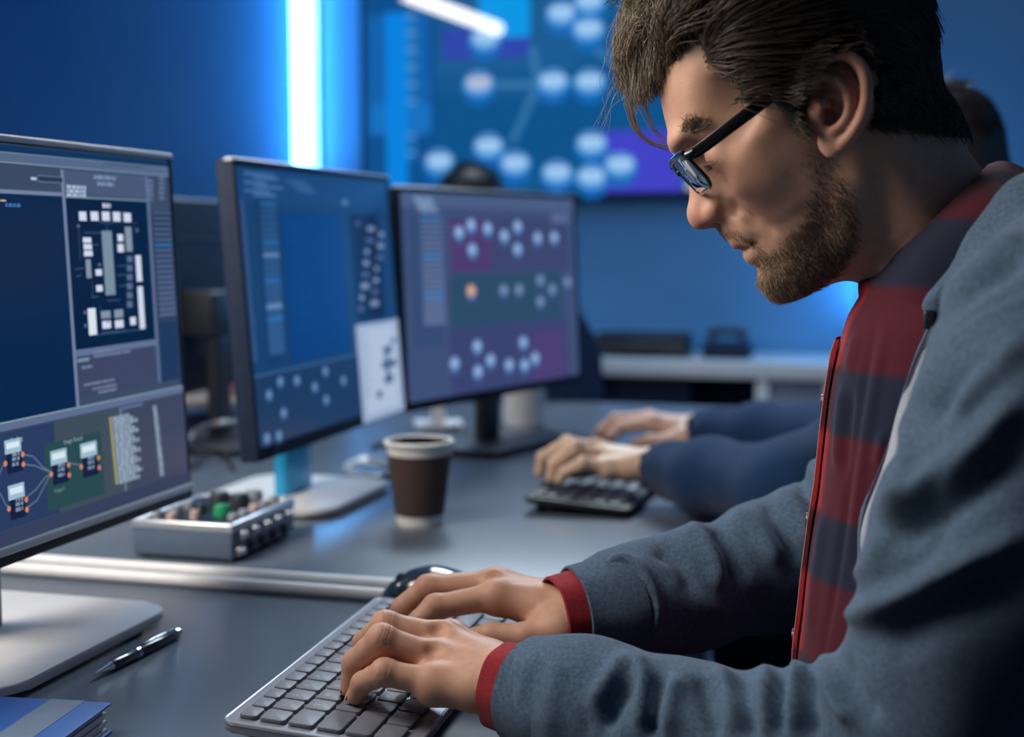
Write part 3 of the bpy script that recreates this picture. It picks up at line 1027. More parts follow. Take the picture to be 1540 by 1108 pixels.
for x, y, r, m, h in kn:
    h *= .72
    k = MB().lathe([(r * 1.05, hz - .001), (r, hz + h * .7), (r * .85, hz + h), (0, hz + h)], 18, (x, y, 0)).build('knob', M[m], t)
    MB().box((x - .0006, y - r * .9, hz + h), (x + .0006, y, hz + h + .0004)).build('pointer', M['white_plastic'], k)
SX = Matrix(((0, 0, 1), (1, 0, 0), (0, 1, 0)))
for row, z in ((0, .029), (1, .012)):
    for k in range(5):
        y = -.062 + k * .029 - (.006 if row else 0)
        j = MB().lathe([(.0062, hx), (.0062, hx + .0035), (.0042, hx + .0035), (.0042, hx + .001), (0, hx + .001)], 18, (0, y, z), axis=SX)
        if row == 0 or k == 0:
            j.lathe([(.0040, hx + .001), (.0040, hx + .007), (.003, hx + .009), (0, hx + .009)], 14, (0, y, z), axis=SX)
        j.build('socket', M['chrome'] if (row == 0 or k == 0) else M['dark_plastic'], t)

# ================================================================== THINGS AROUND THE FAR MONITORS
# white plug strip left of the middle monitor's foot
t = empty('power_strip', (-.965, 1.57, DZ), DEG(62), 'white power strip with a plug behind the control box', 'power strip')
MB().rbox((-.10, -.024, 0), (.10, .024, .036), .006).build('body', M['white_plastic'], t)
for x in (-.06, -.02, .02, .06):
    MB().lathe([(.014, .0365), (.013, .0375), (.012, .036), (0, .036)], 18, (x, 0, 0)).build('outlet', mat('outlet_grey', (.4, .42, .44), .5, noise=.03, nscale=60) if 'outlet' not in M else M['outlet'], t)
MB().rbox((-.078, -.018, .037), (-.042, .018, .062), .006).build('plug', M['black_plastic'], t)
MB().tube([(-.06, 0, .06), (-.06, .01, .075), (-.05, .04, .07), (-.02, .08, .02), (.05, .10, .005)], .004, 8).build('lead', M['black_plastic'], t)


def cable(name, label, pts, r, m, grp='cables lying behind the monitors'):
    P = []
    pts = [Vector(p) for p in pts]
    for i in range(len(pts) - 1):
        p0, p1, p2, p3 = pts[max(i - 1, 0)], pts[i], pts[i + 1], pts[min(i + 2, len(pts) - 1)]
        for k in range(8):
            s = k / 8
            P.append(.5 * ((2 * p1) + (p2 - p0) * s + (2 * p0 - 5 * p1 + 4 * p2 - p3) * s * s + (3 * p1 - p0 - 3 * p2 + p3) * s ** 3))
    P.append(pts[-1])
    o = MB().tube(P, r, 8).build(name, m, None)
    return tag(o, label, 'cable', grp)


z = DZ + .004
cA = lambda px, py, zz=z: at_z(px, py, zz)
cable('cable', 'grey cable arching between the nearest and middle monitors', [cA(280, 668), cA(300, 645, z + .022), cA(330, 636, z + .040), cA(372, 634, z + .03)], .0045, M['satin_silver'])
cable('cable', 'dark thin cable looping over the desk behind the control box', [cA(286, 704), cA(310, 688), cA(345, 674), cA(372, 664)], .0032, M['dark_plastic'])
cable('cable', 'thin cable loop beside the white power strip', [cA(286, 698), cA(305, 682), cA(335, 682), cA(352, 706)], .0028, M['dark_plastic'])
cable('cable', 'coiled grey cable on the desk behind the paper cup', [cA(520, 700), cA(545, 690), cA(575, 694), cA(590, 706), cA(570, 716), cA(540, 714), cA(522, 704, z + .006), cA(550, 694, z + .007), cA(580, 700, z + .006)], .0042, M['satin_silver'])
cable('cable', 'dark cable running behind the middle and farthest monitors', [cA(560, 672), cA(600, 660), cA(640, 655), cA(690, 640)], .0045, M['navy_plastic'])

# magazines and box on the opposite desk
g = at_z(322, 640, DZ)
t = empty('storage_box', (g.x, g.y, DZ), DEG(12), 'dark blue flat box on the opposite desk under the red and cream magazines', 'box')
MB().rbox((-.12, -.09, 0), (.12, .14, .03), .004).build('body', M['navy_plastic'], t)
MB().rbox((-.123, -.093, .031), (.123, .143, .040), .003).build('lid', mat('blue_lid', (.04, .12, .30), .4, noise=.05, nscale=40), t)
for i, (dz, rz, colr, nm) in enumerate(((.0403, 14, (.62, .50, .36), 'cream magazine lying under the red one on the dark box'),
                                        (.0525, 22, (.55, .07, .09), 'red magazine topmost on the dark box'))):
    mg = empty('magazine', (g.x + .005, g.y + .02 + .02 * i, DZ + dz), DEG(rz), nm, 'magazine', 'magazines on the opposite desk')
    MB().rbox((-.10, -.075 + .06 * i, 0), (.10, .115, .0118), .002).build('pages', M['paper'] if i else mat('cream_pages', colr, .7, noise=.1, nscale=30), mg)
    MB().box((-.101, -.076 + .06 * i, .0119), (.101, .116, .0122)).build('cover', mat('magazine_cover', colr, .5, noise=.15, nscale=25), mg)

# white mug and white post behind the farthest monitor
c = at_z(788, 640, DZ)
t = empty('mug', (c.x, c.y, DZ), DEG(120), 'white mug standing behind the farthest monitor', 'mug')
MB().lathe([(0, 0), (.034, 0), (.038, .004), (.040, .092), (.0385, .0935), (.036, .091), (.034, .008), (0, .008)], 36).build('body', M['white_plastic'], t)
MB().tube([(.038, 0, .074), (.056, 0, .072), (.064, 0, .05), (.056, 0, .028), (.038, 0, .024)], .0055, 10).build('handle', M['white_plastic'], t)
c = at_z(659, 640, DZ)
t = empty('phone_stand', (c.x, c.y, DZ), DEG(20), 'narrow white stand upright behind the farthest monitor\'s foot', 'stand')
MB().rbox((-.045, -.04, 0), (.045, .04, .008), .003).build('base', M['white_plastic'], t)
MB().rbox((-.012, -.018, .008), (.012, .018, .12), .005).build('post', M['white_plastic'], t)
MB().rbox((.0121, -.03, .085), (.020, .03, .15), .003).build('cradle', M['white_plastic'], t)

# office chair far behind
def office_chair(loc, rz, label, seat_h=.46, back_h=.95):
    t = empty('office_chair', loc, rz, label, 'chair', 'office chairs')
    cm = M['chair'] if 'chair' in M else M.setdefault('chair', mat('chair_fabric', (.025, .06, .16), .85, noise=.12, nscale=120))
    MB().plate(rrect(-.24, -.24, .24, .24, .07), seat_h - .07, seat_h, .02, 3).build('seat', cm, t)
    P = []
    for i in range(13):
        s = i / 12
        row = []
        for j in range(11):
            u_ = j / 10 * 2 - 1
            hw = .22 * (1 - .18 * s) * (1 - .25 * max(0, s - .8) / .2)
            row.append((.22 + .10 * s - .05 * math.sin(math.pi * s) - .035 * (u_ * u_), hw * u_, seat_h + .08 + (back_h - seat_h - .08) * s))
        P.append(row)
    b = MB().grid(P)
    b.grid([[(p[0] + .035, p[1], p[2]) for p in r_] for r_ in P])
    for edge in ([r_[0] for r_ in P], [r_[-1] for r_ in P], P[-1], P[0]):
        b.grid([[p for p in edge], [(p[0] + .035, p[1], p[2]) for p in edge]])
    b.build('backrest', cm, t)
    MB().tube([(.15, 0, seat_h - .08), (.27, 0, seat_h - .06), (.30, 0, seat_h + .15)], .02, 8).build('back_bracket', M['black_plastic'], t)
    for s in (-1, 1):
        MB().tube([(.1, s * .24, seat_h - .05), (.1, s * .29, seat_h + .02), (.1, s * .29, seat_h + .18)], .014, 8).rbox((-.09, s * .29 - .03, seat_h + .18), (.16, s * .29 + .03, seat_h + .205), .01).build('armrest', M['black_plastic'], t)
    MB().tube([(0, 0, .09), (0, 0, seat_h - .07)], .028, 12).build('gas_lift', M['chrome'], t)
    for k in range(5):
        a = 2 * math.pi * k / 5
        lg = MB().tube([(0, 0, .10), (.29 * math.cos(a), .29 * math.sin(a), .07)], [.03, .016], 8).build('leg', M['black_plastic'], t)
        MB().tube([(.29 * math.cos(a) - .015 * math.sin(a), .29 * math.sin(a) + .015 * math.cos(a), .03), (.29 * math.cos(a) + .015 * math.sin(a), .29 * math.sin(a) - .015 * math.cos(a), .03)], .03, 14).build('caster', M['black_plastic'], lg)
    return t


g = at_y(868, 480, 3.55)
office_chair((g.x - .08, 3.24, 0), DEG(-75), 'dark blue office chair far back, right of the farthest monitor', .42, .95)


# ================================================================== IMPLICIT SURFACE TOOLKIT (numpy)
def smin(a, b, k):
    if k <= 0: return np.minimum(a, b)
    h = np.clip(.5 + .5 * (b - a) / k, 0, 1)
    return b + (a - b) * h - k * h * (1 - h)


class Field:
    """signed distance samples in a box, built by smooth unions and cuts, meshed by surface nets"""
    def __init__(self, lo, hi, vox):
        self.lo = np.array(lo, dtype=np.float32)
        self.vox = vox
        self.n = np.ceil((np.array(hi) - np.array(lo)) / vox).astype(int) + 1
        self.f = np.full(self.n, 0.05, dtype=np.float32)

    def sub(self, blo, bhi):
        a = np.clip(np.floor((np.array(blo) - self.lo) / self.vox).astype(int), 0, self.n - 1)
        b = np.clip(np.ceil((np.array(bhi) - self.lo) / self.vox).astype(int) + 1, 1, self.n)
        b = np.maximum(b, a + 1)
        sl = tuple(slice(x, y) for x, y in zip(a, b))
        ax = [self.lo[i] + self.vox * np.arange(a[i], b[i], dtype=np.float32) for i in range(3)]
        return sl, np.meshgrid(*ax, indexing='ij', sparse=True)

    def _put(self, sl, d, k, op):
        if op == 'add':
            self.f[sl] = smin(self.f[sl], d, k)
        elif op == 'cut':
            self.f[sl] = -smin(-self.f[sl], d, k)
        elif op == 'and':
            self.f[sl] = -smin(-self.f[sl], -d, k)

    def ball(self, c, r, k=.01, op='add', R=None):
        """ellipsoid with radii r, optional rotation matrix R (columns = axes)"""
        r = np.array([r] * 3 if np.isscalar(r) else r, dtype=np.float32)
        c = np.array(c, dtype=np.float32)
        m = float(r.max()) + k + 3 * self.vox
        sl, (X, Y, Z) = self.sub(c - m, c + m)
        X, Y, Z = X - c[0], Y - c[1], Z - c[2]
        if R is not None:
            R = np.array(R, dtype=np.float32)
            X, Y, Z = (R[0, i] * X + R[1, i] * Y + R[2, i] * Z for i in range(3))
        q0 = np.sqrt((X / r[0]) ** 2 + (Y / r[1]) ** 2 + (Z / r[2]) ** 2)
        q1 = np.sqrt((X / r[0] ** 2) ** 2 + (Y / r[1] ** 2) ** 2 + (Z / r[2] ** 2) ** 2) + 1e-6
        self._put(sl, q0 * (q0 - 1) / q1, k, op)
        return self

    def cone(self, a, b, ra, rb, k=.01, op='add', flat=None):
        """tapered capsule; flat=(axis, scale) squeezes the section along an axis"""
        a, b = np.array(a, dtype=np.float32), np.array(b, dtype=np.float32)
        m = max(ra, rb) * (1.6 if flat else 1) + k + 3 * self.vox
        sl, (X, Y, Z) = self.sub(np.minimum(a, b) - m, np.maximum(a, b) + m)
        ab = b - a
        L2 = float(ab @ ab) + 1e-12
        t = np.clip(((X - a[0]) * ab[0] + (Y - a[1]) * ab[1] + (Z - a[2]) * ab[2]) / L2, 0, 1)
        dx, dy, dz = X - a[0] - t * ab[0], Y - a[1] - t * ab[1], Z - a[2] - t * ab[2]
        if flat:
            n, s = np.array(flat[0], dtype=np.float32), flat[1]
            n = n / np.linalg.norm(n)
            q = dx * n[0] + dy * n[1] + dz * n[2]
            d = np.sqrt(np.maximum(dx * dx + dy * dy + dz * dz + q * q * (1 / s ** 2 - 1), 0))
            r = ra + (rb - ra) * t
            self._put(sl, (d - r) * min(1, s + .15), k, op)
        else:
            self._put(sl, np.sqrt(dx * dx + dy * dy + dz * dz) - (ra + (rb - ra) * t), k, op)
        return self

    def chain(self, pts, rs, k=.008, op='add', flat=None):
        for i in range(len(pts) - 1):
            self.cone(pts[i], pts[i + 1], rs[i], rs[i + 1], k, op, flat)
        return self

    def smooth(self, it=1):
        for _ in range(it):
            for ax in range(3):
                f = self.f
                g = f.copy()
                s0 = [slice(None)] * 3; s1 = [slice(None)] * 3; s2 = [slice(None)] * 3
                s0[ax], s1[ax], s2[ax] = slice(None, -2), slice(1, -1), slice(2, None)
                g[tuple(s1)] = .25 * f[tuple(s0)] + .5 * f[tuple(s1)] + .25 * f[tuple(s2)]
                self.f = g
        return self

    def sample(self, P):
        q = (np.asarray(P, dtype=np.float32) - self.lo) / self.vox
        q = np.clip(q, 0, self.n - 1.001)
        i = q.astype(int)
        w = q - i
        out = 0
        for dx in (0, 1):
            for dy in (0, 1):
                for dz in (0, 1):
                    out = out + self.f[i[:, 0] + dx, i[:, 1] + dy, i[:, 2] + dz] * \
                        (w[:, 0] if dx else 1 - w[:, 0]) * (w[:, 1] if dy else 1 - w[:, 1]) * (w[:, 2] if dz else 1 - w[:, 2])
        return out

    def grad(self, P):
        e = self.vox
        g = np.stack([self.sample(P + np.eye(3, dtype=np.float32)[i] * e) - self.sample(P - np.eye(3, dtype=np.float32)[i] * e) for i in range(3)], 1)
        return g / (np.linalg.norm(g, axis=1, keepdims=True) + 1e-9)

    def mesh(self):
        f = self.f.copy()
        for ax in range(3):                      # close the surface at the box
            s = [slice(None)] * 3
            for e in (0, -1):
                s[ax] = e
                f[tuple(s)] = np.maximum(f[tuple(s)], 1e-4)
        ins = f < 0
        c = np.zeros(np.array(f.shape) - 1, dtype=np.int8)
        for dx in (0, 1):
            for dy in (0, 1):
                for dz in (0, 1):
                    c += ins[dx:f.shape[0] - 1 + dx, dy:f.shape[1] - 1 + dy, dz:f.shape[2] - 1 + dz]
        act = np.argwhere((c > 0) & (c < 8))
        idx = np.full(c.shape, -1, dtype=np.int64)
        idx[tuple(act.T)] = np.arange(len(act))
        P = np.zeros((len(act), 3))
        N = np.zeros(len(act))
        corners = [(x, y, z) for x in (0, 1) for y in (0, 1) for z in (0, 1)]
        val = {cn: f[act[:, 0] + cn[0], act[:, 1] + cn[1], act[:, 2] + cn[2]] for cn in corners}
        for a in corners:
            for ax in range(3):
                if a[ax]: continue
                b = list(a); b[ax] = 1; b = tuple(b)
                va, vb = val[a], val[b]
                m = (va < 0) != (vb < 0)
                t = va[m] / (va[m] - vb[m])
                p = np.repeat(np.array([a], dtype=float), m.sum(), 0)
                p[:, ax] += t
                P[m] += p
                N[m] += 1
        P = (act + P / N[:, None]) * self.vox + self.lo
        faces = []
        for ax in range(3):
            s0 = [slice(1, -1)] * 3; s1 = [slice(1, -1)] * 3
            s0[ax], s1[ax] = slice(0, -1), slice(1, None)
            a, b = ins[tuple(s0)], ins[tuple(s1)]
            off = np.array([1, 1, 1]); off[ax] = 0
            for flip, m in ((False, a & ~b), (True, ~a & b)):
                e = np.argwhere(m) + off
                u, v = [(1, 2), (2, 0), (0, 1)][ax]
                quad = []
                for du, dv in ((-1, -1), (0, -1), (0, 0), (-1, 0)):
                    q = e.copy()
                    q[:, u] += du
                    q[:, v] += dv
                    quad.append(idx[q[:, 0], q[:, 1], q[:, 2]])
                Q = np.stack(quad, 1)
                if flip: Q = Q[:, ::-1]
                faces.append(Q[(Q >= 0).all(1)])
        return P, np.concatenate(faces)


def vert_normals(V, F):
    n = np.zeros_like(V)
    a = np.cross(V[F[:, 2]] - V[F[:, 0]], V[F[:, 3]] - V[F[:, 1]])
    for i in range(4): np.add.at(n, F[:, i], a)
    return n / (np.linalg.norm(n, axis=1, keepdims=True) + 1e-12)


def relax(V, F, it=2, w=.5):
    E = np.concatenate([F[:, [i, (i + 1) % 4]] for i in range(4)])
    for _ in range(it):
        s = np.zeros_like(V); c = np.zeros(len(V))
        np.add.at(s, E[:, 0], V[E[:, 1]]); np.add.at(s, E[:, 1], V[E[:, 0]])
        np.add.at(c, E[:, 0], 1); np.add.at(c, E[:, 1], 1)
        V = V * (1 - w) + w * s / np.maximum(c, 1)[:, None]
    return V


def catmull(pts, n):
    pts = np.asarray(pts, dtype=float)
    out = []
    for i in range(len(pts) - 1):
        p0, p1, p2, p3 = pts[max(i - 1, 0)], pts[i], pts[i + 1], pts[min(i + 2, len(pts) - 1)]
        for s in np.arange(n) / n:
            out.append(.5 * ((2 * p1) + (p2 - p0) * s + (2 * p0 - 5 * p1 + 4 * p2 - p3) * s * s + (3 * p1 - p0 - 3 * p2 + p3) * s ** 3))
    out.append(pts[-1])
    return np.array(out)


def seg_dist(P, pts):
    """distance from points P to a polyline, and the parameter 0..1 along it"""
    best = np.full(len(P), 1e9); par = np.zeros(len(P))
    n = len(pts) - 1
    for i in range(n):
        a, b = np.asarray(pts[i]), np.asarray(pts[i + 1])
        ab = b - a
        t = np.clip(((P - a) @ ab) / (ab @ ab + 1e-12), 0, 1)
        d = np.linalg.norm(P - a - t[:, None] * ab, axis=1)
        m = d < best
        best[m] = d[m]
        par[m] = (i + t[m]) / n
    return best, par


def strands(paths, r0, r1, name, m, parent, cols=None, sides=3):
    """paths (N, K, 3): thin tapering tubes joined in one mesh; cols (N, 3)"""
    paths = np.asarray(paths, dtype=np.float32)
    N, K, _ = paths.shape
    tan = np.gradient(paths, axis=1)
    tan /= np.linalg.norm(tan, axis=2, keepdims=True) + 1e-9
    ref = RNG.normal(size=(N, 1, 3)).astype(np.float32)
    s = np.cross(tan, ref); s /= np.linalg.norm(s, axis=2, keepdims=True) + 1e-9
    t = np.cross(tan, s)
    rad = np.linspace(r0, r1, K)[None, :, None] if np.isscalar(r0) else r0[:, :, None]
    V = np.stack([paths + (s * math.cos(2 * math.pi * k / sides) + t * math.sin(2 * math.pi * k / sides)) * rad for k in range(sides)], 2).reshape(-1, 3)
    i = np.arange(N)[:, None, None] * K * sides
    j = np.arange(K - 1)[None, :, None] * sides
    k = np.arange(sides)[None, None, :]
    a = i + j + k
    b = i + j + (k + 1) % sides
    F = np.stack([a, b, b + sides, a + sides], -1).reshape(-1, 4)
    C = None
    if cols is not None:
        C = np.ones((N * K * sides, 4), dtype=np.float32)
        C[:, :3] = np.repeat(cols, K * sides, axis=0)
    return mesh_np(name, V, F, m, parent, C)


# ================================================================== THE MAN: HEAD
HO = Vector((-.049, 1.0007, 1.19))
HPSI, HTH = math.radians(8), math.radians(34.3)
_F0 = Vector((-math.cos(HPSI), -math.sin(HPSI), 0))
HL = Vector((math.sin(HPSI), -math.cos(HPSI), 0))
HU = _F0 * math.cos(HTH) - Vector((0, 0, 1)) * math.sin(HTH)
HV = _F0 * math.sin(HTH) + Vector((0, 0, 1)) * math.cos(HTH)
# head frame: x = forward, y = his left, z = up
H4 = Matrix(((HU.x, HL.x, HV.x, HO.x), (HU.y, HL.y, HV.y, HO.y), (HU.z, HL.z, HV.z, HO.z), (0, 0, 0, 1)))
H4I = H4.inverted()


def huv(px, py, y):
    """photo pixel -> head frame (u, v) on the sheet y"""
    r = ray(px, py)
    t = ((HO + HL * y) - EYE).dot(HL) / r.dot(HL)
    p = EYE + r * t - HO
    return (p.dot(HU), p.dot(HV))


def in_poly(P, poly):
    x, y = P[:, 0], P[:, 1]
    c = np.zeros(len(P), bool)
    n = len(poly)
    for i in range(n):
        x0, y0 = poly[i]; x1, y1 = poly[(i + 1) % n]
        m = ((y0 > y) != (y1 > y)) & (x < (x1 - x0) * (y - y0) / (y1 - y0 + 1e-15) + x0)
        c ^= m
    return c


def poly_sd(P, poly):
    q = [np.append(p, 0) for p in list(poly) + [poly[0]]]
    d, _ = seg_dist(np.c_[P, np.zeros(len(P))], q)
    return np.where(in_poly(P, poly), -d, d)


def pchip(x, y, q):
    x, y = np.asarray(x, float), np.asarray(y, float)
    h = np.diff(x); dl = np.diff(y) / h
    d = np.zeros_like(y)
    for i in range(1, len(x) - 1):
        if dl[i - 1] * dl[i] > 0:
            w1, w2 = 2 * h[i] + h[i - 1], h[i] + 2 * h[i - 1]
            d[i] = (w1 + w2) / (w1 / dl[i - 1] + w2 / dl[i])
    d[0], d[-1] = dl[0], dl[-1]
    k = np.clip(np.searchsorted(x, q) - 1, 0, len(x) - 2)
    t = (q - x[k]) / h[k]
    r = (2 * t ** 3 - 3 * t ** 2 + 1) * y[k] + (t ** 3 - 2 * t ** 2 + t) * h[k] * d[k] + (-2 * t ** 3 + 3 * t ** 2) * y[k + 1] + (t ** 3 - t ** 2) * h[k] * d[k + 1]
    return r


# rows: level v -> ten stations (u, half breadth) from the front of the face to the back of the head
HROWS = [
    (.128, [(0.0250, 0), (0.0210, .011), (0.0150, .017), (0.0100, .020), (0.0040, .0225), (-0.0040, .024), (-0.0120, .0245), (-0.0280, .021), (-0.0400, .012), (-0.0450, 0)]),
    (.110, [(0.0580, 0), (0.0540, .018), (0.0490, .026), (0.0420, .034), (0.0320, .042), (0.0160, .050), (-0.0040, .053), (-0.0400, .046), (-0.0680, .026), (-0.0760, 0)]),
    (.085, [(0.0835, 0), (0.0800, .020), (0.0750, .031), (0.0670, .041), (0.0540, .052), (0.0340, .063), (0.0100, .069), (-0.0332, .068), (-0.0796, .030), (-0.0874, 0)]),
    (.066, [(0.0935, 0), (0.0905, .022), (0.0860, .034), (0.0780, .043), (0.0660, .053), (0.0460, .064), (0.0200, .0705), (-0.0268, .073), (-0.0810, .032), (-0.0896, 0)]),
    (.050, [(0.0995, 0), (0.0965, .022), (0.0920, .034), (0.0840, .044), (0.0710, .0535), (0.0500, .064), (0.0250, .070), (-0.0257, .0745), (-0.0798, .033), (-0.0883, 0)]),
    (.037, [(0.1040, 0), (0.1020, .018), (0.0975, .031), (0.0890, .042), (0.0750, .0525), (0.0520, .063), (0.0280, .069), (-0.0247, .075), (-0.0780, .032), (-0.0860, 0)]),
    (.027, [(0.1050, 0), (0.1020, .010), (0.0960, .022), (0.0880, .037), (0.0770, .050), (0.0560, .0625), (0.0300, .0685), (-0.0240, .0745), (-0.0756, .031), (-0.0830, 0)]),
    (.017, [(0.1055, 0), (0.1030, .0060), (0.0940, .0115), (0.0850, .022), (0.0780, .042), (0.0570, .0620), (0.0300, .068), (-0.0237, .074), (-0.0731, .030), (-0.0804, 0)]),
    (.005, [(0.1115, 0), (0.1085, .0058), (0.0995, .0110), (0.0880, .019), (0.0800, .038), (0.0580, .0615), (0.0300, .0675), (-0.0246, .0725), (-0.0707, .030), (-0.0782, 0)]),
    (-.008, [(0.1205, 0), (0.1165, .0075), (0.1050, .0130), (0.0905, .0190), (0.0810, .036), (0.0580, .0605), (0.0300, .067), (-0.0255, .070), (-0.0665, .032), (-0.0740, 0)]),
    (-.018, [(0.1215, 0), (0.1180, .0080), (0.1080, .0140), (0.0935, .0190), (0.0825, .036), (0.0580, .0590), (0.0300, .0655), (-0.0262, .068), (-0.0619, .034), (-0.0705, 0)]),
    (-.0262, [(0.1095, 0), (0.1075, .0070), (0.1020, .0140), (0.0940, .0220), (0.0820, .0370), (0.0570, .0565), (0.0300, .0635), (-0.0218, .062), (-0.0580, .036), (-0.0667, 0)]),
    (-.035, [(0.1080, 0), (0.1062, .0080), (0.1020, .0150), (0.0945, .0235), (0.0805, .0370), (0.0560, .0540), (0.0300, .0620), (-0.0175, .057), (-0.0552, .037), (-0.0649, 0)]),
    (-.0435, [(0.1050, 0), (0.1030, .0095), (0.0985, .0170), (0.0915, .0250), (0.0770, .0370), (0.0550, .0515), (0.0300, .0600), (-0.0131, .054), (-0.0524, .037), (-0.0652, 0)]),
    (-.0490, [(0.0985, 0), (0.0968, .0105), (0.0930, .0180), (0.0870, .0255), (0.0740, .0365), (0.0540, .0485), (0.0300, .0585), (-0.0105, .052), (-0.0521, .037), (-0.0650, 0)]),
    (-.0555, [(0.1010, 0), (0.0990, .0095), (0.0945, .0175), (0.0875, .0255), (0.0730, .0360), (0.0520, .0475), (0.0280, .0570), (-0.0090, .050), (-0.0500, .036), (-0.0639, 0)]),
    (-.068, [(0.1000, 0), (0.0980, .0095), (0.0935, .0175), (0.0865, .0250), (0.0710, .0350), (0.0500, .0455), (0.0260, .0545), (-0.0079, .045), (-0.0447, .032), (-0.0597, 0)]),
    (-.0763, [(0.1035, 0), (0.1015, .0100), (0.0965, .0180), (0.0880, .0255), (0.0710, .0345), (0.0490, .0440), (0.0260, .0520), (-0.0060, .042), (-0.0400, .029), (-0.0550, 0)]),
    (-.0885, [(0.1018, 0), (0.0995, .0105), (0.0945, .0180), (0.0850, .0250), (0.0680, .0330), (0.0470, .0410), (0.0260, .0470), (-0.0020, .036), (-0.0340, .024), (-0.0500, 0)]),
    (-.0955, [(0.0945, 0), (0.0925, .0095), (0.0880, .0165), (0.0790, .0235), (0.0630, .0310), (0.0450, .0380), (0.0260, .0420), (0.0040, .030), (-0.0260, .020), (-0.0420, 0)]),
    (-.1000, [(0.0800, 0), (0.0780, .0080), (0.0740, .0130), (0.0680, .0180), (0.0580, .0240), (0.0450, .0290), (0.0280, .0310), (0.0100, .020), (-0.0140, .012), (-0.0250, 0)]),
]


def head_W(ug, vg):
    vs = np.array([r[0] for r in HROWS])[::-1]
    S = np.array([r[1] for r in HROWS])[::-1]
    W = np.zeros((len(ug), len(vg)), np.float32)
    st = np.zeros((len(vg), 10, 2))
    vq = np.clip(vg, vs[0], vs[-1])
    for i in range(10):
        st[:, i, 0] = pchip(vs, S[:, i, 0], vq)
        st[:, i, 1] = pchip(vs, S[:, i, 1], vq)
    for j, v in enumerate(vg):
        u = st[j, ::-1, 0]; w2 = st[j, ::-1, 1] ** 2
        col = pchip(u, w2, np.clip(ug, u[0], u[-1]))
        cf = max(w2[-2] / (u[-1] - u[-2]), .02)
        cb = max(w2[1] / (u[1] - u[0]), .02)
        col = np.where(ug > u[-1], -(ug - u[-1]) * cf, col)
        col = np.where(ug < u[0], -(u[0] - ug) * cb, col)
        W[:, j] = col
    out = np.maximum(vs[0] - vg, 0) + np.maximum(vg - vs[-1], 0)
    return W - (out * .10)[None, :]


